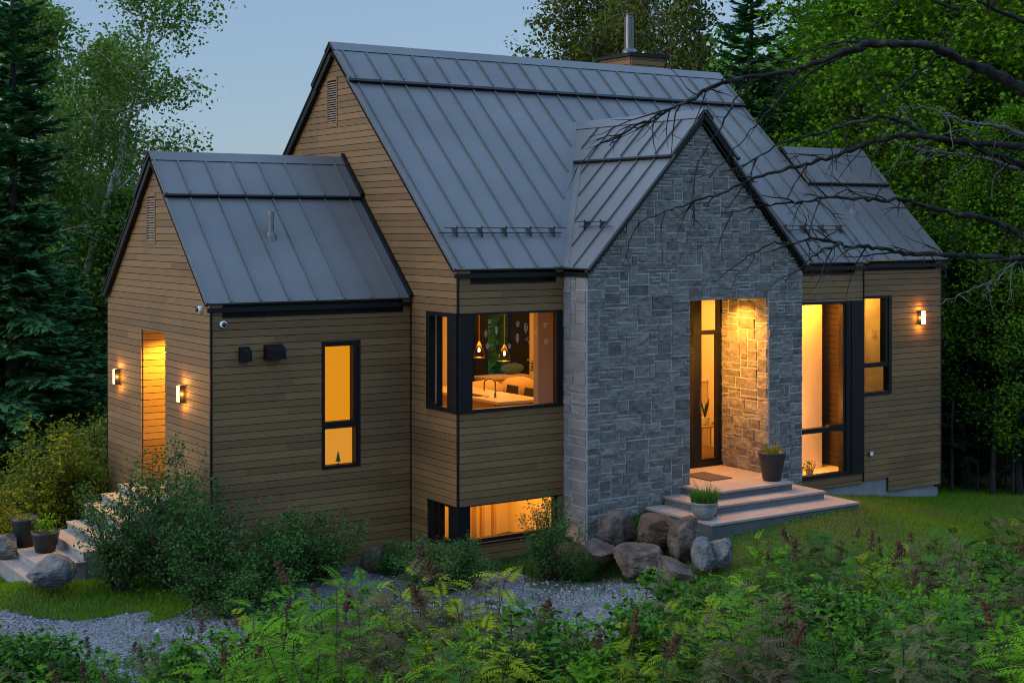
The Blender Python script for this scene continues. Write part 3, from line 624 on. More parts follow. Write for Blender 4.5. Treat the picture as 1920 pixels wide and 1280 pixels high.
mb.box(1.742, 1.9, .201, .55, -1.0, 3.03, 1); mb.box(1.7355, 1.7415, .0, .55, -1.0, 3.03, 1); mb.build('stone_return', [M['stone_light'], M['mortar']], house)
mb = MB(); ashlar(mb, lambda a, d, z: (5.150 - d, a, z), .0, 1.03, -.02, 2.66, cst(-1), cst(9), [], 34, cell=.055, rough=.032)
mb.box(5.1445, 5.151, .006, 1.03, -.02, 2.66, 1); mb.box(5.152, 5.30, .201, 1.1, -.02, 2.70, 1); mb.box(3.45, 3.60, .201, 1.0, -.02, 2.70, 1); mb.box(3.6, 5.15, .201, 1.1, 2.68, 2.8, 2); mb.box(5.70, 5.861, .201, .552, -1.0, 2.98, 1)
mb.build('entrance_recess', [M['stone'], M['mortar'], M['black']], house)

# ---- windows
def window(axis, plane, a0, a1, z0, z1, fl, fr, ft, fb, mids=(), verts=(), out=.034, inn=.09, paneoff=.03, pm_=None, extra=()):
    mb = MB()
    def bx(x0, x1, y0, y1, o=out, i=inn):
        if axis == 'y': mb.box(x0, x1, plane - o, plane + i, y0, y1)
        else: mb.box(plane - o, plane + i, x0, x1, y0, y1)
    bx(a0, a0 + fl, z0, z1); bx(a1 - fr, a1, z0, z1); bx(a0 + fl, a1 - fr, z1 - ft, z1, out - .002); bx(a0 + fl, a1 - fr, z0, z0 + fb, out - .002)
    for (m0, m1) in mids: bx(a0 + fl, a1 - fr, m0, m1, out - .012)
    for (v0, v1) in verts: bx(v0, v1, z0 + fb, z1 - ft, out - .008)
    for e in extra: bx(*e)
    f = mb.build('window', M['black'], house, bevel=.003)
    zs = [z0 + fb] + [q for m in mids for q in m] + [z1 - ft]; ps = []
    for k in range(0, len(zs), 2):
        p = MB(); A0, A1 = a0 + fl - .004, a1 - fr + .004; B0, B1 = zs[k] - .004, zs[k + 1] + .004; c = plane + paneoff
        if axis == 'y': p.box(A0, A1, c, c + .008, B0, B1)
        else: p.box(c, c + .008, A0, A1, B0, B1)
        ps.append(p.build('pane', pm_ or M['glass'], f))
    return f, ps
# left wing frosted window
f, ps = window('y', 1.809, -1.417, -.829, .42, 2.165, .045, .045, .045, .045, [(.965, 1.035)], extra=[(-.935, -.875, 1.035, 2.12, .022), (-1.372, -.935, 1.035, 1.06, .022), (-1.372, -.935, 2.09, 2.12, .022), (-.90, -.875, .465, .965, .02)])
mb = MB(); mb.box(-1.40, -.85, 1.93, 1.94, 1.0, 2.15); mb.build('glow_panel', M['frost'], f); mb = MB(); mb.box(-1.40, -.85, 1.93, 1.94, .43, .999); mb.build('glow_panel', M['frost2'], f)  # panels emit in place of a lamplit room behind frosted glass
# kitchen corner window
window('y', .552, .0, 1.702, 1.21, 2.56, .205, .10, .03, .045, out=.04, inn=.06)
window('x', 0, .552, 1.344, 1.21, 2.56, .225, .09, .06, .06, verts=(), out=.04, inn=.06, extra=[(1.07, 1.25, 1.27, 1.30, .03), (1.055, 1.075, 1.27, 2.5, .03)])
# basement corner window
window('y', .552, .0, 1.64, -.56, -.045, .20, .04, .02, .05, out=-.01, inn=.10, paneoff=.04)
window('x', 0, .552, 1.345, -.60, -.045, .27, .14, .04, .06, verts=[(1.06, 1.09)], out=-.01, inn=.10, paneoff=.04)
mb = MB(); mb.box(-.036, 1.66, .512, .56, -.582, -.562); mb.box(-.036, .0, .561, 1.36, -.622, -.602); mb.build('window_sill', M['black'], house)
# tall window beside the entrance, with its black corner pier
window('y', .552, 5.90, 7.80, -.31, 2.525, .30, .41, .045, .06, [(.425, .50)], out=.04, inn=.08, extra=[(7.33, 7.39, -.25, 2.48, .022), (7.02, 7.39, .50, .525, .02), (7.50, 7.52, -.31, 2.525, .052)])
window('y', .62, 7.805, 8.555, .935, 2.585, .035, .075, .045, .055, [(1.40, 1.475)], out=.032, inn=.09, extra=[(8.40, 8.48, 1.475, 2.54, .02)])
# entrance door: black frame, transom bar, glazed leaf with handle
mb = MB(); yd = 1.03
for x0, x1, z0, z1, o in ((3.60, 5.15, 2.60, 2.68, 0), (3.60, 5.15, .0, .07, .02), (5.09, 5.149, .07, 2.60, 0), (4.53, 4.70, .07, 2.60, .02), (4.70, 5.09, 2.05, 2.115, .0), (4.42, 4.53, 2.05, 2.115, .0), (3.60, 3.68, .07, 2.60, 0)):
    mb.box(x0, x1, yd - .02 - o, yd + .09, z0, z1)
door = mb.build('entrance_door', M['black'], house, bevel=.003)
for x0, x1, z0, z1 in ((4.70, 5.09, .115, 2.05), (4.70, 5.09, 2.115, 2.60), (3.68, 4.53, .07, 2.60)):
    p = MB(); p.box(x0 - .004, x1 + .004, yd + .035, yd + .043, z0 - .004, z1 + .004); p.build('pane', M['glass'], door)
mb = MB(); mb.box(4.70, 5.09, yd - .01, yd + .07, .07, .115); mb.box(5.05, 5.09, yd - .012, yd + .07, .116, 2.05); mb.build('door_leaf', M['black'], door)
mb = MB(); mb.tube([(4.62, yd - .10, .85), (4.62, yd - .10, 1.25)], .011, 10); mb.tube([(4.62, yd - .10, .92), (4.62, yd - .03, .92)], .007, 8); mb.tube([(4.62, yd - .10, 1.18), (4.62, yd - .03, 1.18)], .007, 8); mb.build('door_handle', M['steel'], door)
# porch niche cut in the left gable
mb = MB(); nb_ = MB()
siding(nb_, 'y', 4.434, cst(-2.985), cst(-1.9), -.02, 2.235, [], -1, 41); siding(nb_, 'y', 3.455, cst(-2.985), cst(-1.9), -.02, 2.235, [], 1, 42); siding(nb_, 'x', -1.9, cst(3.45), cst(4.44), -.02, 2.235, [], -1, 43)
niche = nb_.build('porch_niche', SM, house)
mb.box(-2.99, -1.8, 3.44, 4.45, 2.237, 2.30); mb.build('porch_ceiling', M['siding'], niche)
mb = MB(); mb.box(-3.0, -1.8, 3.44, 4.45, -.06, -.021); mb.build('porch_floor', M['concrete'], niche)

# ---- interiors (part of the house, seen through its glass)
def room(name, x0, x1, y0, y1, z0, z1, wall, floor, t=.04, holes=()):
    mb = MB()
    mb.box(x0 - t, x1 + t, y1, y1 + t, z0, z1, 0) if 'b' not in holes else None
    if 'l' not in holes: mb.box(x0 - t, x0, y0, y1, z0, z1, 0)
    if 'r' not in holes: mb.box(x1, x1 + t, y0, y1, z0, z1, 0)
    mb.box(x0 - t, x1 + t, y0, y1 + t, z1 + .002, z1 + t, 2); mb.box(x0 - t, x1 + t, y0, y1 + t, z0 - t, z0 - .002, 1)
    return mb.build(name, [wall, floor, M['ceil']], house)
WARM = (1.0, .42, .07)
def area(name, loc, sx, sy, e, c=WARM, rot=(0, 0, 0), parent=None):
    d = bpy.data.lights.new(name, 'AREA'); d.shape = 'RECTANGLE'; d.size = sx; d.size_y = sy; d.energy = e; d.color = c
    o = bpy.data.objects.new(name, d); col.objects.link(o); o.location = loc; o.rotation_euler = rot; return o
def point(name, loc, e, r=.03, c=WARM):
    d = bpy.data.lights.new(name, 'POINT'); d.energy = e; d.shadow_soft_size = r; d.color = c
    o = bpy.data.objects.new(name, d); col.objects.link(o); o.location = loc; return o
def spot(name, loc, tgt, e, ang, blend=.5, r=.03, c=WARM):
    d = bpy.data.lights.new(name, 'SPOT'); d.energy = e; d.shadow_soft_size = r; d.color = c; d.spot_size = R(ang); d.spot_blend = blend
    o = bpy.data.objects.new(name, d); col.objects.link(o); o.location = loc; o.rotation_euler = (Vector(tgt) - Vector(loc)).to_track_quat('-Z', 'Y').to_euler(); return o
FL = .45
mb = MB()
for x0, x1, y0, y1 in ((.10, 4.0, .70, 7.64), (4.0, 7.64, 3.74, 7.64)):
    mb.box(x0, x1, y0, y1, FL - .04, FL - .002, 1); mb.box(x0, x1, y0, y1, 2.782, 2.82, 2)
mb.box(.10, .14, 1.36, 7.64, FL, 2.78); mb.box(4.0, 4.04, .70, 3.70, FL, 2.78); mb.box(4.0, 7.6, 3.70, 3.74, FL, 2.78); mb.box(7.6, 7.64, 3.70, 7.64, FL, 2.78)
mb.box(.14, 4.3, 7.6, 7.64, FL, 2.78); mb.box(6.0, 7.6, 7.6, 7.64, FL, 2.78); mb.box(4.3, 6.0, 7.6, 7.64, 2.6, 2.78)
mb.box(1.72, 3.4, .66, .70, FL, 2.78); mb.build('kitchen_interior', [M['cream'], M['floor'], M['ceil']], house)
mb = MB()
for x0, x1 in ((4.3, 4.34), (4.72, 5.0), (5.55, 5.98)): mb.box(x0, x1, 7.58, 7.70, FL, 2.6)
mb.box(4.34, 5.98, 7.58, 7.70, 2.5, 2.6); mb.box(4.34, 5.98, 7.58, 7.70, FL, .5); gd = mb.build('garden_door', M['black'], house)
mb = MB(); mb.box(4.3, 5.98, 7.65, 7.66, FL, 2.55); mb.build('pane', M['glass'], gd)
mb = MB(); mb.box(2.05, 2.95, 1.62, 1.74, FL + .001, 2.775); mb.build('interior_partition', M['greywall'], house)
area('kitchen_light', (2.4, 3.6, 2.76), 3.0, 2.6, 42, (1, .41, .055)); area('kitchen_light', (5.2, 5.2, 2.76), 2.5, 2.5, 28, (1, .41, .055))
room('basement_interior', .14, 1.70, .68, 1.9, -.95, .35, M['cream'], M['concrete'], holes=('l',))
mb = MB(); mb.box(.10, .14, 1.36, 1.9, -.95, .349); mb.build('interior_wall', M['cream'], house)
mb = MB()
for x in (.62, .80, 1.02, 1.22): mb.box(x, x + .045, 1.55, 1.62, -.95, .349)
mb.box(.78, 1.03, 1.72, 1.74, -.95, .349); mb.build('basement_stud', M['cab'], house)
area('basement_light', (.9, 1.15, .33), 1.2, .5, 13, (1, .37, .03))
room('hall_interior', 4.1, 6.25, 1.125, 3.6, 0.0, 2.70, M['cream'], M['floor'])
mb = MB(); mb.box(5.70, 6.24, 2.6, 2.66, .001, 1.10); mb.box(5.6, 6.24, 2.58, 2.68, 1.101, 1.13); mb.build('low_wall', M['cream'], house)
mb = MB(); mb.box(6.21, 6.245, 3.05, 3.22, 1.2, 2.3); mb.build('hall_mirror', M['greywall'], house)
area('hall_light', (5.2, 2.2, 2.68), 1.2, 1.2, 24)
room('stair_interior', 6.27, 7.87, .66, 1.5, -.30, 2.66, M['cream'], M['cream'])
mb = MB(); mb.box(6.28, 7.56, 1.22, 1.26, -.299, 2.655, 0); mb.build('interior_wall', M['cream'], house)
mb = MB(); siding(mb, 'x', 7.868, cst(.67), cst(1.49), -.29, 2.64, [], -1, 51); siding(mb, 'y', 1.498, cst(7.57), cst(7.86), -.29, 2.64, [], -1, 52); mb.build('stair_panelling', [M['dimwood'], M['sheath']], house)
point('stair_fill', (6.42, .95, .75), 22, .06, (1, .37, .03)); area('stair_light', (6.95, .95, 2.64), .9, .3, 27, (1, .37, .03))  # the point is an unseen fill added to brighten the lower pane
room('bathroom_interior', 7.93, 9.7, .72, 1.62, .3, 2.70, M['marble'], M['marble'])
mb = MB(); mb.box(9.02, 9.04, 1.60, 1.619, .31, 2.69); mb.box(9.22, 9.235, 1.585, 1.61, 1.80, 1.92); mb.box(9.28, 9.295, 1.585, 1.61, 1.80, 1.92); mb.build('wall_panel', M['greywall'], house)
area('bathroom_light', (8.8, 1.15, 2.68), 1.2, .4, 13, (1.0, .46, .06))
# recessed downlights of the porch and the entrance, with added fill points beside them
def downlight(loc, parent):
    m_ = MB(); m_.lathe([(.0, .0), (.035, .0), (.045, -.004), (.045, .01)], 16, loc, 0); m_.build('downlight', M['lamp_glass'], parent)
downlight((-2.6, 3.9, 2.232), niche); spot('porch_downlight', (-2.6, 3.9, 2.20), (-2.6, 4.05, 0), 150, 150, .6, c=(1, .54, .05))
point('porch_fill', (-2.2, 3.75, 2.0), 12, .05, (1, .52, .04)); point('porch_fill', (-2.35, 3.75, .9), 7, .08, (1, .52, .04))  # unseen points added to even out the niche glow
downlight((4.80, .50, 2.675), house); spot('entrance_downlight', (4.80, .50, 2.64), (4.98, .45, 0), 85, 140, .8, r=.03, c=(1, .41, .05)); point('entrance_fill', (4.20, .50, 1.7), 44, .08, (1, .40, .05))  # the point is a fill added to spread the gold over the recess

# ------------------------------------------------------------------ things fixed on or standing in the house
# kitchen island with sink and tap
isl = thing('kitchen_island', (2.16, 3.3, FL), 'pale topped kitchen island with sink and tall tap behind the corner window', 'kitchen island')
mb = MB(); mb.box(1.80, 2.45, 2.45, 4.3, FL + .001, 1.035, 0); mb.box(1.795, 1.80, 2.5, 3.3, .98, 1.0, 0); mb.build('cabinet', M['cab'], isl)
mb = MB(); mb.box(1.76, 2.57, 2.24, 4.6, 1.036, 1.08); mb.build('counter_top', M['counter'], isl, bevel=.004)
mb = MB(); mb.box(1.86, 2.05, 3.05, 3.45, 1.0805, 1.083); mb.build('sink', M['black'], isl)
mb = MB(); fb = Vector((2.06, 2.80, 1.08)); arc = [fb, fb + Vector((0, 0, .20))] + [fb + Vector((-.07 + .07 * math.cos(a), .05 - .05 * math.cos(a), .22 + .07 * math.sin(a))) for a in np.linspace(.2, math.pi, 9)] + [fb + Vector((-.14, .10, .10))]
mb.tube(arc, .011, 10); mb.tube([fb, fb + Vector((0, 0, .07))], .018, 12); mb.tube([fb + Vector((0, 0, .09)), fb + Vector((.06, -.03, .11))], .006, 8); mb.build('tap', M['steel'], isl, smooth=True)
mb = MB(); mb.lathe([(.0, .0), (.03, .0), (.026, .03), (.008, .05), (.0, .06)], 14, (1.95, 2.86, 1.0805)); tag(mb.build('soap_dish', M['whitepot'], smooth=True), 'small pale cone shaped soap dish on the counter by the tap', 'soap dish')
# pendant lamps
def pendant(x, y, zb, label):
    p = thing('pendant_lamp', (x, y, zb), label, 'pendant lamp', 'glass pendant lamps over the kitchen island')
    m_ = MB(); m_.lathe([(.088, 0), (.089, .01), (.084, .07), (.070, .125), (.045, .17), (.026, .185)], 28, (x, y, zb)); m_.build('glass_shade', M['smoke'], p, smooth=True)
    m_ = MB(); m_.lathe([(.089, -.002), (.092, .004), (.089, .01)], 28, (x, y, zb)); m_.lathe([(.045, .165), (.047, .20), (.030, .215), (.018, .25), (.005, .262)], 18, (x, y, zb)); m_.build('cap', M['brass'], p, smooth=True)
    m_ = MB(); m_.tube([(x, y, zb + .255), (x, y, 2.775)], .0055, 8); m_.build('cord', M['brass'], p)
    m_ = MB(); m_.lathe([(.0, .09), (.012, .095), (.018, .115), (.014, .135), (.007, .15), (.0, .17)], 14, (x, y, zb)); m_.build('bulb', M['bulb'], p, smooth=True); point('pendant_light', (x, y, zb + .06), 1.6, .02)
pendant(2.15, 3.41, 1.645, 'glass pendant lamp at the left, nearer the black window corner, over the island')
pendant(2.15, 2.68, 1.645, 'glass pendant lamp at the right, directly above the kitchen tap')
# chairs on the far side of the island
def chair(y, label):
    c = thing('dining_chair', (2.85, y, FL), label, 'chair', 'dark chairs along the far side of the island')
    m_ = MB(); m_.hexa([(2.95, y - .17, .78), (2.98, y - .17, .78), (2.98, y + .17, .78), (2.95, y + .17, .78), (2.99, y - .16, 1.13), (3.015, y - .16, 1.13), (3.015, y + .16, 1.13), (2.99, y + .16, 1.13)]); m_.build('backrest', M['chair'], c, bevel=.008)
    m_ = MB(); m_.box(2.66, 2.97, y - .17, y + .17, .74, .779); m_.build('seat', M['chair'], c, bevel=.008)
    for dx in (2.69, 2.93):
        for dy in (-.14, .14): m_ = MB(); m_.tube([(dx, y + dy, .739), (dx, y + dy, FL + .001)], .012, 8); m_.build('leg', M['black'], c)
chair(3.72, 'dark island chair leftmost of the three, right behind the tap'); chair(3.20, 'dark island chair in the middle of the three'); chair(2.76, 'dark island chair at the counter end, cut off by the pinkish partition')
# sofa
so = thing('sofa', (4.6, 5.7, FL), 'long cream sofa with plump back cushions beyond the kitchen island', 'sofa')
def cushion(mb, x0, x1, y0, y1, z0, z1, r=.05, seed=0):
    rg = random.Random(seed); n_ = 8; V = []
    for i in range(n_ + 1):
        for j in range(n_):
            a = 2 * math.pi * j / n_; t_ = i / n_; pr = math.sin(math.pi * min(max(t_, .02), .98)) ** .35
            V.append((x0 + (x1 - x0) * t_, (y0 + y1) / 2 + (y1 - y0) / 2 * pr * (abs(math.cos(a)) ** .6) * (1 if math.cos(a) > 0 else -1), (z0 + z1) / 2 + (z1 - z0) / 2 * pr * (abs(math.sin(a)) ** .6) * (1 if math.sin(a) > 0 else -1) + rg.uniform(-.012, .012)))
    F_ = [(i * n_ + j, i * n_ + (j + 1) % n_, (i + 1) * n_ + (j + 1) % n_, (i + 1) * n_ + j) for i in range(n_) for j in range(n_)] + [tuple(range(n_))[::-1], tuple(n_ * n_ + j for j in range(n_))]; mb.poly(V, F_)
mb = MB(); mb.box(3.2, 5.9, 5.4, 6.1, FL + .03, .72); mb.build('base', M['sofa'], so, bevel=.03)
for k, (x0, x1) in enumerate(((3.15, 3.95), (3.93, 4.62), (4.6, 5.3), (5.28, 5.95))):
    mb = MB(); cushion(mb, x0, x1, 5.32, 5.62, .66, 1.03 + .03 * (k % 2), seed=k); mb.build('back_cushion', M['sofa'], so, smooth=True)
# window bench with blue pillow
be = thing('window_bench', (5.2, 7.2, FL), 'low bench seat in front of the garden door', 'bench'); mb = MB(); mb.box(4.6, 5.6, 7.0, 7.45, .82, .88); mb.build('seat', M['sofa'], be, bevel=.01); mb = MB(); mb.box(4.62, 5.58, 7.03, 7.43, FL + .001, .819); mb.build('base', M['cab'], be)
mb = MB(); cushion(mb, 5.10, 5.62, 7.2, 7.32, .885, 1.10, seed=9); tag(mb.build('pillow', M['pillow'], smooth=True), 'blue grey pillow leaning on the bench by the garden door', 'pillow')
# potted plants inside
def plant_leaves(c, n, L_, wd, spread, seed, up=1.0):
    rg = np.random.default_rng(seed); V = []
    for i in range(n):
        a = rg.uniform(0, 2 * math.pi); d = np.array([math.cos(a) * spread, math.sin(a) * spread, up]); d /= np.linalg.norm(d); l = L_ * rg.uniform(.6, 1); b = np.array([-math.sin(a), math.cos(a), 0]) * wd / 2; p0 = np.array(c); p1 = p0 + d * l * .55; p2 = p0 + d * l + np.array([d[0], d[1], -.15]) * l * .12
        V += [p0 - b * .4, p0 + b * .4, p1 + b, p1 - b, p1 - b, p1 + b, p2 + b * .08, p2 - b * .08]
    return np.array(V)
def potted(name, c, label, pot_prof, pot_mat, V, leaf, cat='potted plant', group=None, nv=4):
    t_ = thing(name, c, label, cat, group); m_ = MB(); m_.lathe(pot_prof, 28, c); m_.build('pot', pot_mat, t_, smooth=True)
    zt = max(z for r_, z in pot_prof); rt = max(r_ for r_, z in pot_prof) * .86; m_ = MB(); m_.lathe([(0, zt * .90), (rt * .95, zt * .885)], 20, c); m_.build('soil', M['soil'], t_)
    link('plant', npmesh('plant', V, nv, leaf), t_); return t_
prof = lambda r0, r1, h, t=.012: [(0, 0), (r0, 0), (r0 + (r1 - r0) * .5 + .004, h * .5), (r1, h * .97), (r1, h), (r1 - t, h), (r1 - t * 1.3, h * .85), (0, h * .85)]
vx = (3.06, 3.0, 1.0); vx = (5.55, 6.6, FL)
st = thing('plant_stand', vx, 'slim plant stand by the lit wall behind the sofa', 'plant stand'); mb = MB(); mb.lathe([(0, .38), (.12, .38), (.12, .40), (0, .40)], 18, vx); mb.build('top', M['cab'], st); mb = MB(); mb.tube([(vx[0], vx[1], FL + .001), (vx[0], vx[1], FL + .38)], .018, 8); mb.build('leg', M['cab'], st)
rgv = np.random.default_rng(5); cV = np.array([vx[0], vx[1], FL + .66]) + rgv.normal(size=(160, 3)) * [.09, .09, .09]
potted('vase_plant', (vx[0], vx[1], FL + .401), 'leafy plant in a pale vase beside the bright wall in the kitchen window', prof(.05, .08, .14), M['whitepot'], leaf_cards(rgv, cV, .07), M['lf_yshrub'])
tb = thing('side_table', (5.55, 1.85, 0), 'small wooden side table standing in the entrance hall behind the glass door', 'side table'); mb = MB(); mb.box(5.30, 5.80, 1.68, 2.02, .47, .50); mb.build('top', M['cab'], tb, bevel=.004)
for dx, dy in ((5.33, 1.71), (5.77, 1.71), (5.33, 1.99), (5.77, 1.99)): mb = MB(); mb.tube([(dx, dy, .469), (dx, dy, .001)], [.016, .01], 8); mb.build('leg', M['cab'], tb)
potted('snake_plant', (5.52, 1.84, .501), 'snake plant in a white pot on the side table in the hall', prof(.06, .075, .13), M['whitepot'], plant_leaves((5.52, 1.84, .60), 12, .36, .045, .25, 3), M['lf_shrub'])
mb = MB(); mb.lathe([(0, .0), (.05, .0), (.085, .03), (.08, .03), (.045, .008), (0, .008)], 20, (5.72, 1.80, .501)); tag(mb.build('bowl', M['urn'], smooth=True), 'shallow grey bowl on the hall side table', 'bowl')
def cactus():
    c = (6.68, .86, -.299); t_ = thing('cactus', c, 'round barrel cactus on the floor inside the tall window', 'cactus'); m_ = MB(); m_.lathe(prof(.04, .05, .06), 18, c); m_.build('pot', M['soil'], t_)
    m_ = MB(); m_.lathe([(.045, .05), (.05, .09), (.045, .14), (.025, .175), (0, .185)], 16, c); m_.build('body', M['lf_shrub'], t_, smooth=True)
cactus(); rgv = np.random.default_rng(8); cV = np.array([6.88, .84, -.16]) + rgv.normal(size=(110, 3)) * [.07, .06, .045]
potted('succulent', (6.88, .84, -.299), 'bushy little succulent beside the barrel cactus in the tall window', prof(.05, .065, .08), M['urn'], leaf_cards(rgv, cV, .05), M['lf_yshrub'])
# little toy fir silhouetted in the frosted window
mb = MB()
for k in range(4): mb.lathe([(.0, .03 + k * .03), (.042 - k * .009, .03 + k * .03), (.004, .075 + k * .03)], 10, (-1.12, 1.885, .47))
mb.tube([(-1.12, 1.885, .466), (-1.12, 1.885, .52)], .007, 6); tag(mb.build('toy_fir', M['lf_needle']), 'tiny toy fir tree on the sill of the frosted lower pane', 'ornament')
# leaf stickers on the kitchen glass
def sticker(px_, py_, s, kind):
    d_ = FH; Y = .575; k = (Y - CAM[1]); from_x = lambda px: None
    dirv = np.array([*(FH + RH * (px_ - 960) / FPX), -(py_ - HOR) / FPX]); q = CAM + dirv * (Y - CAM[1]) / dirv[1]
    cx_, cz_ = q[0], q[2]; P_ = lambda a, b: (cx_ + a * s, Y, cz_ + b * s)
    if kind == 0: lines = [[(math.sin(t) * .45, math.cos(t)) for t in np.linspace(0, 2 * math.pi, 14)], [(0, 1), (0, -1.4)], [(-.3, .3), (0, 0)], [(.3, .3), (0, 0)], [(-.35, -.2), (0, -.5)], [(.35, -.2), (0, -.5)]]
    elif kind == 1: lines = [[(math.cos(t), .2 + .7 * math.sin(t)) for t in np.linspace(0, math.pi, 10)], [(-1, .2), (0, -.1), (1, .2)], [(0, -.1), (.2, -1.3)]]
    else: lines = [[(math.sin(t) * (.6 + .25 * math.cos(5 * t)), math.cos(t) * (.7 + .25 * math.cos(5 * t))) for t in np.linspace(0, 2 * math.pi, 30)], [(0, .6), (0, -1.2)]]
    dec = MB()
    for l in lines: dec.tube([P_(*p) for p in l], .0024, 4)
    dec.build('leaf_sticker', M['decal'], KW)
KW = [o for o in house.children if o.name.startswith('window')][1]
for a in ((918, 602, .04, 2), (911, 625, .045, 0), (931, 619, .05, 0), (914, 648, .04, 2), (971, 607, .04, 2), (986, 614, .06, 0), (970, 633, .055, 0), (991, 638, .045, 1), (1004, 622, .035, 2), (1022, 609, .04, 2), (1024, 640, .045, 2), (955, 648, .035, 2)): sticker(*a)
# wall lamps
def wall_lamp(axis, plane, a, z, e, label):
    P_ = (lambda u_, o, zz: (u_, plane - o, zz)) if axis == 'y' else (lambda u_, o, zz: (plane - o, u_, zz))
    def bx(mb, u0, u1, o0, o1, z0, z1):
        p, q = P_(u0, o0, z0), P_(u1, o1, z1); mb.box(min(p[0], q[0]), max(p[0], q[0]), min(p[1], q[1]), max(p[1], q[1]), z0, z1)
    L_ = thing('wall_lamp', P_(a, .02, z - .12), label, 'wall lamp', 'rectangular wall lamps'); h = .12; w_ = .055
    m_ = MB(); bx(m_, a - w_ - .012, a + w_ + .012, .021, .034, z - h - .01, z + h + .01); m_.build('back_plate', M['brass'], L_)
    m_ = MB(); bx(m_, a - w_ - .008, a - w_, .035, .115, z - h, z + h); bx(m_, a + w_, a + w_ + .008, .035, .115, z - h, z + h); bx(m_, a - w_, a + w_, .035, .11, z + h - .010, z + h); bx(m_, a - w_, a + w_, .035, .11, z - h, z - h + .010); m_.build('frame', M['bracket'], L_)
    m_ = MB(); bx(m_, a - w_ + .002, a + w_ - .002, .04, .105, z - h + .012, z + h - .012); m_.build('glass', M['lamp_glass'], L_)
    for dz in (-h - .05, h + .05): point('wall_lamp_light', P_(a, .09, z + dz), e * 2.6, .02)
    for du in (-.085, .085): point('wall_lamp_light', P_(a + du, .075, z), e * 1.4, .02)
wall_lamp('x', -2.992, 5.38, 1.475, .38, 'lit rectangular wall lamp on the left gable, left of the glowing porch niche')
wall_lamp('x', -2.992, 2.72, 1.468, .45, 'lit rectangular wall lamp on the left gable, between the porch niche and the house corner')
wall_lamp('y', .62, 9.25, 2.187, .45, 'lit rectangular wall lamp on the right wing wall beside the small window')
# cameras
def camera_dome(axis, plane, a, z, label):
    n_ = Vector((0, -1, 0)) if axis == 'y' else Vector((-1, 0, 0)); c = Vector((a, plane, z)) if axis == 'y' else Vector((plane, a, z)); c += n_ * .021
    t_ = thing('security_camera', tuple(c), label, 'security camera', 'white dome cameras under the eaves')
    def lathe_n(prof_, m, nm):
        x_ = n_.cross(Vector((0, 0, 1))); m_ = MB(); V = []; k = 20
        for r_, h_ in prof_: V += [c + n_ * h_ + (x_ * math.cos(2 * math.pi * j / k) + Vector((0, 0, 1)) * math.sin(2 * math.pi * j / k)) * r_ for j in range(k)]
        m_.poly(V, [(i * k + j, i * k + (j + 1) % k, (i + 1) * k + (j + 1) % k, (i + 1) * k + j) for i in range(len(prof_) - 1) for j in range(k)]); m_.build(nm, m, t_, smooth=True)
    lathe_n([(.046, 0), (.047, .035), (.043, .05), (.030, .055)], M['white'], 'housing'); lathe_n([(.034, .05), (.031, .066), (.022, .078), (.0, .085)], M['pot'], 'lens_dome')
camera_dome('y', 1.809, -2.845, 2.449, 'white dome security camera on the front wall under the dark eave slot'); camera_dome('x', -2.992, 2.10, 2.635, 'white dome security camera on the gable wall just left of the corner')
def hood(x0, x1, z0, z1, dep, label):
    m_ = MB(); y = 1.809 - .022; h = z1 - z0
    m_.hexa([(x0, y - dep, z0), (x1, y - dep, z0), (x1, y, z0), (x0, y, z0), (x0, y - dep, z1 - h * .22), (x1, y - dep, z1 - h * .22), (x1, y, z1), (x0, y, z1)])
    m_.box(x0 - .008, x1 + .008, y - .008, y - .001, z0 - .01, z1 + .01); t_ = thing('exhaust_hood', ((x0 + x1) / 2, y, z0), label, 'exhaust hood'); m_.build('cowl', M['black'], t_, bevel=.008)
    m_ = MB()
    for k in range(3): m_.box(x0 + .01, x1 - .01, y - dep - .003, y - dep - .0005, z0 + h * (.15 + .2 * k), z0 + h * (.19 + .2 * k))
    m_.build('louvre', M['black'], t_)
hood(-2.618, -2.475, 1.955, 2.135, .10, 'small narrow black exhaust hood on the left front wall'); hood(-2.265, -2.0, 1.965, 2.15, .13, 'larger wide black exhaust hood right of the small one')
t_ = thing('wall_outlet', (8.04, .6, -.06), 'small grey outdoor outlet box low on the right wing wall', 'outlet'); mb = MB(); mb.box(8.0, 8.08, .565, .598, -.065, .015); mb.build('box', M['zinc'], t_, bevel=.004); mb = MB(); mb.box(8.006, 8.074, .558, .5645, -.055, .008); mb.build('cover', M['white'], t_, bevel=.002)

# ------------------------------------------------------------------ stairs
def tread(mb, x0, x1, y0, y1, zt, cut=()):
    ed = [x0] + list(cut) + [x1]
    for i in range(len(ed) - 1): mb.box(ed[i] + (.0015 if i else 0), ed[i + 1] - (.0015 if i < len(ed) - 2 else 0), y0, y1, zt - .035, zt)
es = thing('entrance_steps', (4.2, -.7, -.45), 'three broad stone entrance steps with a landing below the glass door', 'steps')
for (x0, x1, y0, zt, cu, zb) in ((3.42, 4.98, -.72, 0, (4.2,), -.121), (3.08, 5.32, -1.03, -.12, (3.9, 4.6), -.241), (2.74, 5.56, -1.46, -.24, (3.5, 4.25, 5.0), -.75)):
    mb = MB(); tread(mb, x0, x1, y0, -.038, zt, cu)
    if zt == 0: mb.box(3.605, 5.11, -.0375, 1.0, -.035, 0)
    mb.build('tread', M['tread'], es, bevel=.004)
    mb = MB(); mb.box(x0 + .02, x1 - .02, y0 + .02, -.04, zb, zt - .036); mb.build('riser', M['riser'], es)
ss = thing('garden_stairs', (-4.2, 3.8, -1), 'stone stairs going down from the porch niche to the gravel', 'stairs')
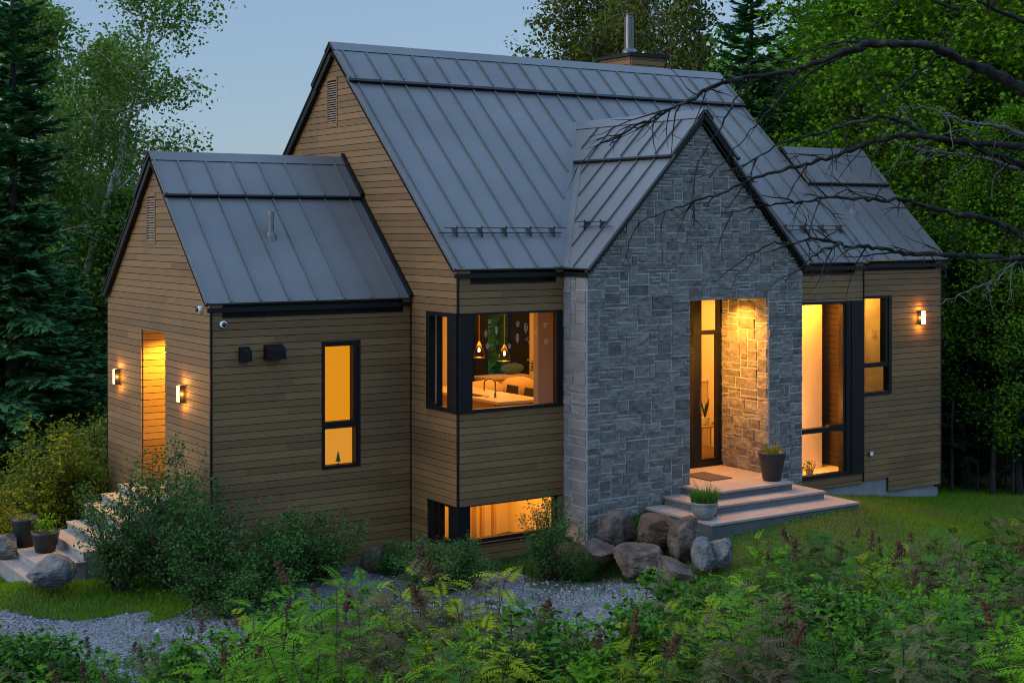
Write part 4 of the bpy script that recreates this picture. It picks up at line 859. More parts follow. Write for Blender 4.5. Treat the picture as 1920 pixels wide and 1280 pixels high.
for k, (xf, xb, zt, y0, y1) in enumerate(((-3.30, -3.02, -.0, 3.0, 4.6), (-3.55, -3.27, -.115, 3.0, 4.6), (-3.80, -3.52, -.23, 3.0, 4.6), (-4.055, -3.77, -.345, 3.0, 4.6), (-4.05, -3.77, -.455, 3.0, 4.6), (-4.31, -4.02, -.566, 3.0, 4.6), (-4.86, -4.28, -.68, 2.95, 4.65), (-5.06, -4.83, -.80, 2.7, 4.9))):
    if k == 3: continue
    mb = MB(); mb.box(xf, xb, y0, y1, zt - .03, zt); mb.build('tread', M['tread'], ss, bevel=.004)
    mb = MB(); mb.box(xf + .018, xb, y0 + .015, y1, -1.25, zt - .0305); mb.build('riser', M['concrete'], ss)
mb = MB(); mb.box(3.98, 4.42, -.02, .62, .001, .014); tag(mb.build('doormat', M['mat'], bevel=.003), 'brown fibre doormat in front of the glass door', 'doormat')

# ------------------------------------------------------------------ pots
rgv = np.random.default_rng(11)
def blades(c, n, L_, r, seed, wd=.006, droop=.35):
    rg = np.random.default_rng(seed); V = []
    for i in range(n):
        a = rg.uniform(0, 6.283); rr = r * math.sqrt(rg.random()); p = np.array([c[0] + rr * math.cos(a), c[1] + rr * math.sin(a), c[2]]); b_ = rg.uniform(0, 6.283); l = L_ * rg.uniform(.5, 1.1); o = np.array([math.cos(a), math.sin(a), 0]) * rg.uniform(.1, .5) * l; wv = np.array([math.cos(b_), math.sin(b_), 0]) * wd / 2; m1 = p + np.array([0, 0, l * .55]) + o * .35; m2 = p + np.array([0, 0, l * (1 - droop * rg.random())]) + o
        V += [p - wv, p + wv, m1 + wv * .8, m1 - wv * .8, m1 - wv * .8, m1 + wv * .8, m2 + wv * .1, m2 - wv * .1]
    return np.array(V)
potted('planter', (4.80, -.45, .001), 'tall round black planter with small yellow green sprigs at the landing corner', [(0, 0), (.125, 0), (.135, .02), (.195, .36), (.205, .40), (.205, .42), (.185, .42), (.18, .33), (0, .33)], M['pot'], blades((4.80, -.45, .30), 130, .28, .08, 21, .012), M['lf_yshrub'])
potted('urn', (2.88, -1.14, -.239), 'grey weathered urn overflowing with green grass on the lowest entrance step', [(0, 0), (.10, 0), (.115, .02), (.165, .09), (.178, .16), (.172, .20), (.185, .215), (.188, .235), (.17, .235), (.165, .19), (0, .19)], M['urn'], np.concatenate([blades((2.88, -1.14, -.05), 800, .25, .16, 22, .009, .5), blades((2.88, -1.14, -.05), 90, .42, .14, 27, .008, .4)]), M['tallgrass'])
potted('flower_pot', (3.10, -1.05, -.239), 'small plain black pot tucked behind the grassy urn', prof(.06, .08, .17), M['pot'], blades((3.10, -1.05, -.08), 50, .12, .05, 23, .01, .6), M['lf_yshrub'])
z0_ = -.679
potted('planter', (-4.70, 4.33, z0_), 'tall tapered black planter, back left one on the garden stairs', [(0, 0), (.12, 0), (.18, .36), (.185, .40), (.165, .40), (.16, .33), (0, .33)], M['pot'], blades((-4.70, 4.33, -.35), 40, .14, .1, 24, .02, .9), M['lf_yshrub'])
rg_ = np.random.default_rng(25); cV = np.array([-4.56, 3.83, -.31]) + rg_.normal(size=(260, 3)) * [.075, .075, .055]
potted('planter', (-4.56, 3.83, z0_), 'lower wide black planter with a bright green bushy plant, front one on the garden stairs', [(0, 0), (.13, 0), (.185, .24), (.19, .28), (.17, .28), (.165, .23), (0, .23)], M['pot'], leaf_cards(rg_, cV, .05), M['lf_maple'])

# ------------------------------------------------------------------ boulders
def boulder(c, sx, sy, sz, rz, seed, mat, label, flat=0, name='boulder', group='boulders edging the lawn'):
    rg = random.Random(seed); nu, nv = 64, 40; V = []; pl = [(Vector((rg.gauss(0, 1), rg.gauss(0, 1), rg.gauss(0, .8))).normalized(), rg.uniform(.52, .86)) for _ in range(16)]
    for j in range(nv + 1):
        th = math.pi * j / nv
        for i in range(nu):
            ph = 2 * math.pi * i / nu; d = Vector((math.sin(th) * math.cos(ph), math.sin(th) * math.sin(ph), math.cos(th))); r = 1.0
            for n_, k in pl:
                q = d.dot(n_)
                if q > .05: r = min(r, k / q)
            r += .05 * mnoise.noise(d * 1.7 + Vector((seed, 0, 0))) + .04 * mnoise.noise(d * 5 + Vector((seed, 3, 0))) + + .0 + .05 * abs(mnoise.noise(d * 4 + Vector((3, seed, 1)))) + .024 * mnoise.noise(d * 17 + Vector((seed, 3, 0)))
            V.append((d.x * r * sx, d.y * r * sy, d.z * r * sz))
    m_ = MB(); m_.poly(V, [(j * nu + i, (j + 1) * nu + i, (j + 1) * nu + (i + 1) % nu, j * nu + (i + 1) % nu) for j in range(nv) for i in range(nu)])
    o = m_.build(name, mat, smooth=False); o.location = c; o.rotation_euler = (0, 0, rz); return tag(o, label, 'boulder', group)
def bpx(px, py, D, wpx, hpx, rz, seed, mat, label, **k):
    s = D / FPX; p = p3(px, py, D); boulder(p, wpx * s / 2 * 1.30, wpx * s / 2 * 1.1, hpx * s / 2 * 1.06, rz, seed, mat, label, **k)
bpx(1155, 1004, 19.35, 74, 92, .3, 1, M['boulder'], 'big rounded dark boulder, top left of the heap against the stone wall')
bpx(1225, 1000, 19.2, 88, 70, .8, 2, M['boulder_rust'], 'rusty brown orange boulder in the top row of the heap')
bpx(1283, 1012, 18.8, 76, 88, .5, 3, M['boulder'], 'dark grey lichen spotted boulder right of the rusty one, below the urn')
bpx(1130, 1034, 18.95, 66, 50, 1.2, 4, M['boulder'], 'small dark boulder at the bottom left of the heap')
bpx(1201, 1046, 18.6, 98, 66, .2, 5, M['boulder'], 'wide brownish boulder in the middle of the bottom row')
bpx(1266, 1072, 18.1, 84, 60, 2.1, 6, M['boulder'], 'low boulder at the front of the heap, half behind the ferny leaves')
bpx(1318, 1042, 18.2, 52, 66, .9, 7, M['boulder_grey'], 'upright pale grey boulder leaning at the right of the heap')
bpx(1350, 1034, 18.3, 62, 62, 1.9, 8, M['boulder_grey'], 'blocky dark and light grey boulder at the right end of the heap')
bpx(708, 1046, 19.4, 66, 72, .4, 9, M['boulder'], 'lone rounded grey boulder between shrubs in front of the left wing', group=None)
bpx(88, 1073, 18.15, 92, 62, .9, 10, M['boulder_grey'], 'angular grey rock beside the garden stairs', group=None)
bpx(6, 1024, 19.6, 50, 46, .2, 11, M['boulder_grey'], 'small pale rock at the far left edge by the stairs', group=None)
for i, (px, D, wv, lb) in enumerate(((1400, 17.7, 60, 'flat pale stepping stone nearest the boulder heap'), (1475, 18.6, 44, 'flat pale stepping stone nearest the entrance steps'), (1548, 18.0, 60, 'flat pale stepping stone farthest right in the lawn'))):
    x, y = at(px, D); s = wv * D / FPX / 2; boulder((x, y, gz1(x, y) + .01), s, s * .9, .05, i, 40 + i, M['boulder_grey'], lb, name='stepping_stone', group='stepping stones in the lawn')

# ------------------------------------------------------------------ vegetation
def lobed_cards(rng, C, size):
    N = len(C); n = unit(rng.normal(size=(N, 3)) + np.array([0, 0, 1.9])); a = unit(np.cross(n, rng.normal(size=(N, 3)))); b = np.cross(n, a); s = (size * rng.uniform(.65, 1.35, N))[:, None]; out = []
    for ang, l, wd in ((0, .62, .20), (.95, .50, .17), (-.95, .50, .17), (1.9, .34, .13), (-1.9, .34, .13)):
        d = a * math.cos(ang) + b * math.sin(ang); e = -a * math.sin(ang) + b * math.cos(ang); dn = n * (-.10 * abs(ang)); out.append(np.stack([C, C + (d * .5 * l + e * wd * .8) * s, C + (d * l + dn) * s, C + (d * .5 * l - e * wd * .8) * s], 1))
    return np.stack(out, 1).reshape(-1, 3)
def limb_path(rg, p, d, L_, n, wob, up):
    pts = [np.array(p, float)]; d = np.array(d, float); d /= np.linalg.norm(d)
    for i in range(n):
        d = d + rg.normal(size=3) * wob + np.array([0, 0, up]); d /= np.linalg.norm(d); pts.append(pts[-1] + d * L_ / n)
    return pts
def path_at(pts, t):
    k = t * (len(pts) - 1); i = min(int(k), len(pts) - 2); return pts[i] + (pts[i + 1] - pts[i]) * (k - i), pts[i + 1] - pts[i]
def broadleaf(name, seed, H, cb, Rm, nl, nleaf, leaf, lmat, tmat, tr, lean=(0, 0), droop=0., el0=15, el1=70, sig=.16, shape=.8, aspect=.7, wob=.12, upf=.5, forks=1, part='crown', lobed=False):
    """tapered trunk with limbs, twigs and a crown of single leaves gathered round the twigs"""
    rg = np.random.default_rng(seed); mb = MB(); anchors = []; wts = []
    trunks = []
    for f in range(forks):
        a = f * 2.4 + .5; d0 = np.array([lean[0] + (.22 * math.cos(a) if forks > 1 else 0), lean[1] + (.22 * math.sin(a) if forks > 1 else 0), 1.0])
        pts = limb_path(rg, (0, 0, -.3), d0, (H + .3) * (1 if f == 0 else .85), 12, .035, .03 if lean[0] or lean[1] else 0); rad = [tr * (1 - .9 * i / 12) * (1 if f == 0 else .75) for i in range(13)]
        rad[0] *= 1.35; mb.tube(pts, rad, 9); trunks.append((pts, rad))
    for i in range(nl):
        pts, rad = trunks[i % forks]; t = cb + (1 - cb) * ((i + rg.random()) / nl) ** .9; t = min(t, .985); u_ = (t - cb) / (1 - cb)
        L_ = Rm * (math.sin(math.pi * (.18 + .80 * u_)) ** shape) * rg.uniform(.72, 1.15); p, td = path_at(pts, t); az = i * 2.39996 + rg.uniform(-.5, .5); el = R(el0 + (el1 - el0) * u_ + rg.uniform(-10, 10))
        d = (math.cos(az) * math.cos(el), math.sin(az) * math.cos(el), math.sin(el)); lp = limb_path(rg, p, d, L_, 6, wob, .04 - droop * .5)
        r0 = max(.007, tr * (1 - .85 * t) * .45); mb.tube(lp, [r0 * (1 - .85 * k / 6) for k in range(7)], 5)
        ns = int(4 + L_ * 4.5)
        for s in range(ns):
            ts = rg.uniform(.25, 1); q, dd = path_at(lp, ts); dd = dd / np.linalg.norm(dd); rd = rg.normal(size=3); rd -= dd * rd.dot(dd); rd /= np.linalg.norm(rd)
            sd_ = dd * .55 + rd * .8 + np.array([0, 0, .12 - droop]); sl = L_ * rg.uniform(.18, .42) * (1.25 - ts * .5); sp = limb_path(rg, q, sd_, sl, 4, .18, -droop * .35)
            mb.tube(sp, [max(.0035, r0 * .32 * (1 - .8 * k / 4)) for k in range(5)], 3, caps=False)
            cl = rg.random()
            for k in (1, 2, 3, 4): anchors.append((*sp[k], cl)); wts.append(rg.uniform(.15, 1) * (.5 + .5 * k / 4))
    A = np.array(anchors); wts = np.array(wts); wts *= rg.random(len(wts)) ** .6; wts /= wts.sum(); ix = rg.choice(len(A), nleaf, p=wts)
    C = A[ix, :3] + rg.normal(size=(nleaf, 3)) * sig * np.array([1, 1, .75]) - np.array([0, 0, droop * .1])
    rnd = np.clip(A[ix, 3] * .55 + rg.random(nleaf) * .45, 0, 1)
    root = bpy.data.objects.new(name, None); col.objects.link(root)
    mb.build('trunk', tmat, root, smooth=True); link(part, npmesh(part, lobed_cards(rg, C, leaf) if lobed else leaf_cards(rg, C, leaf, aspect, upf), 4, lmat, np.repeat(rnd, 5) if lobed else rnd), root)
    return root
def conifer(name, seed, H, Rm, cb, lmat, tr, per=.26, nb=7, droop=.25, q=1.35, shape=1.0, lam=.15, wid=.055):
    rg = np.random.default_rng(seed); mb = MB(); pts = limb_path(rg, (0, 0, -.3), (0, 0, 1), H + .3, 12, .008, 0); mb.tube(pts, [tr * (1 - .93 * i / 12) for i in range(13)], 8)
    C, A, B, rn = [], [], [], []
    z = cb * H
    while z < H * .985:
        u_ = (z - cb * H) / (H * (1 - cb)); Lb = Rm * (1 - u_) ** shape * rg.uniform(.8, 1.1) + .12
        for k in range(nb if u_ < .8 else 5):
            az = rg.uniform(0, 6.283); l = Lb * rg.uniform(.6, 1.12); el = .05 - droop * (1 - u_) + .5 * u_ ** 2 + rg.normal() * .10
            p, _t = path_at(pts, min(1, (z + rg.uniform(-.1, .1) + .3) / (H + .3))); d = np.array([math.cos(az) * math.cos(el), math.sin(az) * math.cos(el), math.sin(el)])
            bp = limb_path(rg, p, d, l, 5, .05, .035); mb.tube(bp, [max(.004, .014 * l * (1 - .8 * j / 5)) for j in range(6)], 3, caps=False); side = np.cross(d, [0, 0, 1]); side /= np.linalg.norm(side); br = rg.random()
            n = max(3, int(l / .062 * q))
            for j in range(n):
                t = .10 + .90 * (j + rg.random()) / n; c, dd = path_at(bp, t); dd /= np.linalg.norm(dd); wl = l * .42 * (1.08 - t) ** .8 + .05
                for sg in (-1, 1):
                    ln = wl * rg.uniform(.6, 1.1); dv = dd * .75 + side * sg * .8 + np.array([0, 0, rg.normal() * .14 - .10]); dv /= np.linalg.norm(dv); m = max(1, int(ln / lam + .5))
                    for w_ in range(m):
                        cc = c + dv * ln * (w_ + .5) / m; nv = np.array([rg.normal() * .35, rg.normal() * .35, 1]); bb = np.cross(dv, nv); bb /= np.linalg.norm(bb)
                        C.append(cc); A.append((dv + rg.normal(size=3) * .18) * (ln / m * .62 + .015)); B.append(bb * wid * rg.uniform(.7, 1.2)); rn.append(br * .5 + rg.random() * .5)
        z += per * rg.uniform(.75, 1.2)
    root = bpy.data.objects.new(name, None); col.objects.link(root)
    mb.build('trunk', M['bark'], root, smooth=True); link('needles', npmesh('needles', cards(np.array(C), np.array(A), np.array(B)), 4, lmat, rn), root); return root
def place(o, px, D, label, cat, group=None, rz=0., s=1., first=False, dz=0., zb=None):
    x, y = at(px, D); loc = (x, y, (gz1(x, y) if zb is None else zb) - .05 + dz)
    if first: o.location = loc; o.rotation_euler = (0, 0, rz); o.scale = (s,) * 3 if not hasattr(s, '__len__') else s
    else: o = dup(o, loc, rz, s)
    tag(o, label, cat, group); return o

# --- left side
spr = conifer('spruce_tree', 101, 11.5, 2.1, .06, M['lf_needle'], .15, nb=10, droop=.30, per=.24)
place(spr, 20, 25.5, 'tall dark blue green spruce cut by the left edge of the picture', 'spruce tree', 'dark conifers on the left', 0, 1, True)
fir = conifer('fir_tree', 102, 7.0, 1.7, .03, M['lf_needle'], .10, nb=10, droop=.22, per=.22)
place(fir, 140, 28.5, 'dark fir in front of the leaning birch, left of the gable', 'fir tree', 'dark conifers on the left', 1, (1.05, 1.05, .76), True)
place(fir, 58, 27.0, 'dark fir between the big spruce and the stairs shrub', 'fir tree', 'dark conifers on the left', 2.5, (1.2, 1.2, .92))
place(fir, 228, 33.5, 'small fir showing just above the left eave of the gable', 'fir tree', 'dark conifers on the left', 4, (.7, .7, .92))
bir = broadleaf('birch_tree', 111, 12.6, .30, 2.5, 48, 34000, .095, M['lf_birch'], M['birchbark'], .13, lean=(.30, -.20), droop=.14, el0=25, el1=70, sig=.20, forks=2)
place(bir, -25, 31, 'birch with a white leaning trunk and an airy crown against the sky', 'birch tree', 'birches on the left', .1, 1, True)
bir2 = broadleaf('birch_tree', 112, 12.0, .28, 2.1, 44, 24000, .095, M['lf_birch'], M['birchbark'], .12, lean=(.04, .0), droop=.12, el0=25, el1=70, sig=.20)
place(bir2, 60, 36, 'paler upright birch behind the spruce at the left', 'birch tree', 'birches on the left', .8, 1, True)
place(bir2, 190, 39, 'thin upright birch directly behind the leaning birch crown', 'birch tree', 'birches on the left', 2.6, (.9, .9, .95))
mid = broadleaf('woodland_tree', 121, 7.4, .10, 2.0, 60, 30000, .105, M['lf_mid'], M['bark'], .09, el0=5, el1=65, sig=.20)
for i, (px, D, s, rz, lb) in enumerate(((250, 33, .88, 0, 'bushy green tree just left of the gable ridge'), (172, 35, .88, 1, 'bushy green tree below the leaning birch trunk'), (95, 35, .95, 2, 'bushy green tree behind the firs'), (330, 40, .86, 3, 'bushy green tree hidden behind the gable peak'), (0, 37, 1.1, 4, 'bushy green tree behind the big spruce'), (-80, 31, 1.2, 5, 'bushy green tree at the far left edge'))):
    place(mid, px, D, lb, 'tree', 'bushy trees behind the left gable', rz, s, i == 0)
# --- behind the chimney and on the right
pop = broadleaf('poplar_tree', 131, 13.2, .34, 2.7, 56, 26000, .115, M['lf_poplar'], M['greybark'], .15, lean=(-.02, 0), el0=20, el1=70, sig=.24, droop=.06)
place(pop, 1172, 37, 'yellow green poplar standing behind the chimney', 'poplar tree', 'poplars behind the main ridge', 0, 1, True)
place(pop, 1262, 35, 'poplar with a pale straight trunk right of the chimney', 'poplar tree', 'poplars behind the main ridge', 2, (.8, .8, 1.0))
place(pop, 1095, 42, 'poplar farthest left behind the main ridge', 'poplar tree', 'poplars behind the main ridge', 4, (.9, .9, .95))
fir2 = conifer('fir_tree', 103, 13.5, 2.2, .18, M['lf_needle'], .16, nb=8, droop=.20, per=.3)
place(fir2, 1398, 33, 'tall dark fir rising behind the right end of the main ridge', 'fir tree', 'tall firs on the right', 0, 1, True)
place(fir2, 1500, 38, 'tall fir between the dark fir and the maples', 'fir tree', 'tall firs on the right', 2, 1.02)
place(fir2, 1318, 41, 'slimmer fir just right of the poplars', 'fir tree', 'tall firs on the right', 4, (.8, .8, 1.0))
map_ = broadleaf('maple_tree', 141, 12.5, .14, 3.0, 84, 36000, .125, M['lf_maple'], M['bark'], .14, el0=2, el1=65, sig=.22, lobed=True)
for i, (px, D, s, rz, lb) in enumerate(((1660, 32, 1., 0, 'bright green maple behind the right wing'), (1795, 29.5, .98, 1.3, 'bright green maple right of the right wing, behind the bare branches'), (1925, 29, 1.0, 2.6, 'bright green maple at the right edge of the picture'), (1568, 37, 1.0, 4, 'bright green maple farther back, left of the right wing ridge'), (1740, 38, 1.12, 5, 'bright green maple in the back row on the right'), (1890, 37, 1.15, .7, 'bright green maple in the back row at the far right'), (2060, 31, 1.05, 3.3, 'bright green maple just past the right edge'))):
    place(map_, px, D, lb, 'maple tree', 'maples on the right', rz, s, i == 0)
mid2 = broadleaf('woodland_tree', 122, 8.2, .06, 2.3, 54, 19000, .115, M['lf_mid'], M['bark'], .10, el0=5, el1=65, sig=.22)
for i, (px, D, s, rz, lb) in enumerate(((1440, 36, 1.0, 0, 'mid green tree in the gap above the main roof'), (1345, 38, 1.0, 1, 'mid green tree right of the poplars'), (1530, 34, 1.0, 2, 'mid green tree left of the right wing ridge'), (1240, 42, 1.0, 3, 'mid green tree low behind the chimney'), (1610, 41, 1.3, 4, 'mid green tree deep in the wood on the right'), (1840, 42, 1.35, 5, 'mid green tree farthest back on the right'), (1990, 40, 1.3, 2, 'mid green tree behind the edge maple'))):
    place(mid2, px, D, lb, 'tree', 'mid green trees behind the house', rz, s, i == 0)
hem = conifer('hemlock_tree', 104, 8.2, 1.5, .13, M['lf_hemlock'], .07, nb=8, droop=.18)
for i, (px, D, s, rz, lb) in enumerate(((1812, 27.5, 1., 0, 'dark hemlock right beside the right wing corner'), (1868, 28.5, 1.0, 2, 'dark hemlock second from the right wing corner'), (1925, 27.0, 1.0, 4, 'dark hemlock at the right edge of the picture'), (1845, 31.5, 1.1, 1, 'dark hemlock behind the front pair'), (1905, 32.0, 1.1, 3, 'dark hemlock in the second row at the right'), (1778, 31, 1.05, 5, 'dark hemlock half hidden behind the right wing'))):
    place(hem, px, D, lb, 'hemlock tree', 'dark hemlocks beside the right wing', rz, s, i == 0)
for i, (px, D, h, r_) in enumerate(((1786, 26.5, 3.2, .035), (1832, 26.8, 3.4, .03), (1861, 26.2, 3.6, .06), (1886, 27.5, 3.2, .028), (1899, 26.4, 3.4, .04))):
    x, y = at(px, D); z = gz1(x, y); rg = np.random.default_rng(300 + i); t_ = thing('dead_sapling', (x, y, z), ('thin dark bare trunk nearest the right wing corner', 'thin dark bare trunk second from the wing corner', 'thickest dark bare trunk under the hemlocks', 'thinnest dark bare trunk near the right edge', 'dark bare trunk leaning at the right edge')[i], 'bare trunk', 'bare trunks under the hemlocks')
    mb = MB(); h *= .6; mb.tube(limb_path(rg, (x, y, z - .2), (.02 * (i - 2), 0, 1), h, 6, .03, 0), [r_ * (1 - .08 * k) for k in range(7)], 7); mb.build('trunk', M['bark'], t_, smooth=True); mb = MB()
    for k in range(26):
        zz = z + rg.uniform(.5, h * .9); a = rg.uniform(0, 6.28); mb.tube(limb_path(rg, (x, y, zz), (math.cos(a), math.sin(a), .1), rg.uniform(.3, 1.1), 5, .12, -.08), [.006, .005, .004, .003, .002, .0015], 3, caps=False)
    mb.build('twigs', M['bark'], t_)
# the wood farther off, one mass
rg = np.random.default_rng(400); Cs = []; rn = []
for i in range(150):
    px = rg.uniform(1180, 2500) if i < 100 else rg.uniform(-500, 1200); D = rg.uniform(46, 74); x, y = at(px, D); zt = zat(rg.uniform(40, 190), D) if px > 1250 else zat(rg.uniform(395, 440), D); zt = min(zt, 14); zb_ = -2.4
    n = 900; u_ = rg.random(n) ** .8; rr = 2.6 * np.sqrt(np.clip(1 - (2 * u_ - .8) ** 2 * .55, .05, 1)) * np.sqrt(rg.random(n)); a = rg.uniform(0, 6.283, n); cl = rg.normal(size=(12, 3)) * .0
    Cs.append(np.stack([x + rr * np.cos(a), y + rr * np.sin(a), zb_ + (zt - zb_) * u_], 1)); rn.append(np.full(n, rg.random()) * .6 + rg.random(n) * .4)
Cs = np.concatenate(Cs); tag(link('forest', npmesh('forest', leaf_cards(rg, Cs, .36, .75, .5), 4, M['lf_mid'], np.concatenate(rn))), 'far off green wood closing the view behind the trees', 'wood', kind='stuff')

# --- shrubs round the house
def shrub(name, seed, H, Rm, ns, nleaf, leaf, lmat, up=.06, sig=.05, spread=.75):
    rg = np.random.default_rng(seed); mb = MB(); an = []; wt = []
    for i in range(ns):
        a = i * 2.4 + rg.uniform(-.4, .4); sp = rg.uniform(.1, 1) * spread; l = H * rg.uniform(.6, 1.15); p0 = np.array([math.cos(a), math.sin(a), 0]) * .10 * rg.random() + np.array([0, 0, -.06])
        pts = limb_path(rg, p0, (math.cos(a) * sp * Rm / H, math.sin(a) * sp * Rm / H, .9), l, 7, .08, up * .4); mb.tube(pts, [.013 * (1 - .85 * k / 7) for k in range(8)], 4, caps=False)
        for k in range(int(7 + l * 9)):
            t = rg.uniform(.22, 1); q, dd = path_at(pts, t); dd /= np.linalg.norm(dd); rd = rg.normal(size=3); rd[2] *= .4; rd /= np.linalg.norm(rd); sl = H * rg.uniform(.12, .34) * (1.2 - .7 * t)
            tp = limb_path(rg, q, dd * .4 + rd * .9, sl, 4, .12, -.02); mb.tube(tp, [.005, .004, .003, .002, .0015], 3, caps=False); cl = rg.random()
            for m in (1, 2, 3, 4): an.append((*tp[m], cl)); wt.append(rg.uniform(.3, 1))
        for m in (4, 5, 6, 7): an.append((*pts[m], rg.random())); wt.append(.5)
    A = np.array(an); wt = np.array(wt); wt /= wt.sum(); ix = rg.choice(len(A), nleaf, p=wt); C = A[ix, :3] + rg.normal(size=(nleaf, 3)) * sig; C[:, 2] = np.abs(C[:, 2])
    root = bpy.data.objects.new(name, None); col.objects.link(root); mb.build('stems', M['stem'], root); link('foliage', npmesh('foliage', leaf_cards(rg, C, leaf, .6, .8), 4, lmat, np.clip(A[ix, 3] * .6 + rg.random(nleaf) * .4, 0, 1)), root); return root
sA = shrub('shrub', 201, 1.45, 1.05, 26, 6800, .044, M['lf_shrub'])
sB = shrub('shrub', 202, 1.0, 1.0, 24, 6200, .042, M['lf_shrub'], spread=1.0)
sC = shrub('shrub', 203, 1.5, 1.2, 30, 11000, .05, M['lf_yshrub'])
place(sA, 318, 18.5, 'tall loose green shrub in front of the glowing porch niche', 'shrub', 'shrubs along the house', 0, (1.05, 1.05, 1.22), True)
place(sA, 385, 17.9, 'dark green shrub at the corner of the left wing', 'shrub', 'shrubs along the house', 2, (1.0, 1.0, 1.0))
place(sA, 226, 18.5, 'dark green shrub overhanging the garden stairs', 'shrub', 'shrubs along the house', 4.4, (.92, .92, 1.02))
place(sB, 500, 18.0, 'broad dark shrub low in front of the left wing wall', 'shrub', 'shrubs along the house', 0, (1.05, 1.05, .98), True)
place(sB, 590, 18.7, 'dark shrub below the frosted window', 'shrub', 'shrubs along the house', 2, 1.0)
place(sB, 455, 17.4, 'low dark shrub farthest forward at the edge of the gravel', 'shrub', 'shrubs along the house', 4, (.95, .95, .62))
place(sB, 800, 18.3, 'shrub in front of the black basement window corner', 'shrub', 'shrubs along the house', 1, (.9, .9, .68))
place(sB, 862, 18.5, 'thin shrub between the two lit basement panes', 'shrub', 'shrubs along the house', 5, (.6, .6, .72))
place(sA, 1030, 18.9, 'shrub standing before the right end of the lit basement window', 'shrub', 'shrubs along the house', 3, (.62, .62, .78))
place(sB, 1085, 18.9, 'low shrub at the foot of the pale stone corner', 'shrub', 'shrubs along the house', 2, (.5, .5, .45))
place(sB, 745, 19.2, 'dark shrub beside the lone boulder', 'shrub', 'shrubs along the house', 3, (.6, .6, .5))
place(sC, 120, 22.0, 'yellow green shrub lit by the wall lamps left of the gable', 'shrub', 'yellow green shrubs by the stairs', 0, 1.35, True)
place(sC, 30, 22.5, 'yellow green shrub behind the tall black planter', 'shrub', 'yellow green shrubs by the stairs', 2, 1.0)
place(sC, 175, 23.5, 'yellow green shrub nearest the left gable corner', 'shrub', 'yellow green shrubs by the stairs', 4, 1.35)
place(sC, -40, 20.5, 'yellow green shrub cut by the left edge', 'shrub', 'yellow green shrubs by the stairs', 5, .9)

# --- lawn
def grass_patch(name, rgs, P_, hmin, hmax, wd, mat, label, bend=.5, seg=1):
    n = len(P_); z = gz(P_[:, 0], P_[:, 1]) - .01; a = rgs.uniform(0, 6.283, n); h = rgs.uniform(hmin, hmax, n); b = rgs.uniform(0, 6.283, n)
    c = np.stack([P_[:, 0], P_[:, 1], z], 1); wv = np.stack([np.cos(b), np.sin(b), np.zeros(n)], 1) * (wd * rgs.uniform(.6, 1.2, n))[:, None] / 2; o = np.stack([np.cos(a), np.sin(a), np.zeros(n)], 1) * (h * bend * rgs.uniform(.1, 1, n))[:, None]; up = np.zeros((n, 3)); up[:, 2] = h
    m = c + up * .6 + o * .35; t_ = c + up * (1 - .25 * bend) + o
    V = np.stack([c - wv, c + wv, m + wv * .75, t_, m - wv * .75], 1).reshape(-1, 3)
    cl = .5 + .5 * np.sin(P_[:, 0] * 2.1 + 1.3 * np.sin(P_[:, 1] * 1.7)) * np.sin(P_[:, 1] * 2.6 + P_[:, 0])
    return tag(link(name, npmesh(name, V, 5, mat, np.clip(cl * .5 + rgs.random(n) * .5, 0, 1))), label, 'grass', kind='stuff')
def in_house(x, y):
    return ((x > -3.0) & (x < 0) & (y > 1.8)) | ((x > 0) & (x < 9.8) & (y > .55)) | ((x > 1.73) & (x < 5.87) & (y > 0)) | ((x > 2.74) & (x < 5.68) & (y > -1.46) & (y < .2)) | ((x > -5.06) & (x < -2.9) & (y > 2.8) & (y < 4.8))
rg = np.random.default_rng(500)
def scatter(n, pa, pb, Da, Db):
    px = rg.uniform(pa, pb, n); D = np.sqrt(rg.uniform(Da ** 2, Db ** 2, n)); return CAM[None, :2] + D[:, None] * (FH + RH * ((px - 960) / FPX)[:, None]), px, D
P_, px, D = scatter(330000, 1130, 2250, 15.0, 30)
x, y = P_.T; k = ~in_house(x, y) & ((y < .5) | (x > 9.8)) & ((px > 1290) | (y > -1.1)) & (y > -9) & (rg.random(len(x)) < np.clip((31 - D) / 10, .1, 1)) & ((px > 1255) | (D > 19.0))
grass_patch('lawn_grass', rg, P_[k], .025, .075, .011, M['grass'], 'short mown lawn grass right of the entrance steps')
P_, px, D = scatter(120000, -150, 520, 16.8, 23.5)
x, y = P_.T; k = ~in_house(x, y) & ~is_gravel(x, y) & (y < 4.8)
grass_patch('lawn_grass', rg, P_[k], .025, .085, .011, M['grass'], 'strip of short grass between the gravel and the left shrubs')
P_, px, D = scatter(60000, 500, 1290, 17.6, 20.5)
x, y = P_.T; nn_ = np.sin(x * 3.1) * np.sin(y * 2.7 + x); k = ~in_house(x, y) & (y < .5) & (~is_gravel(x, y) | (rg.random(len(x)) < .03)) & (nn_ > -.5)
grass_patch('ground_cover', rg, P_[k], .02, .10, .016, M['lf_shrub'], 'low weeds between the gravel and the house front', .9)
# sparse weeds creeping into the drive
P_, px, D = scatter(9000, -50, 1260, 14, 19.5); x, y = P_.T; nn_ = np.sin(x * 1.9 + 1) * np.sin(y * 2.3 + x * .7); k = is_gravel(x, y) & (nn_ > .55)
grass_patch('weeds', rg, P_[k], .02, .06, .016, M['grass'], 'small weeds growing through the gravel', .9)

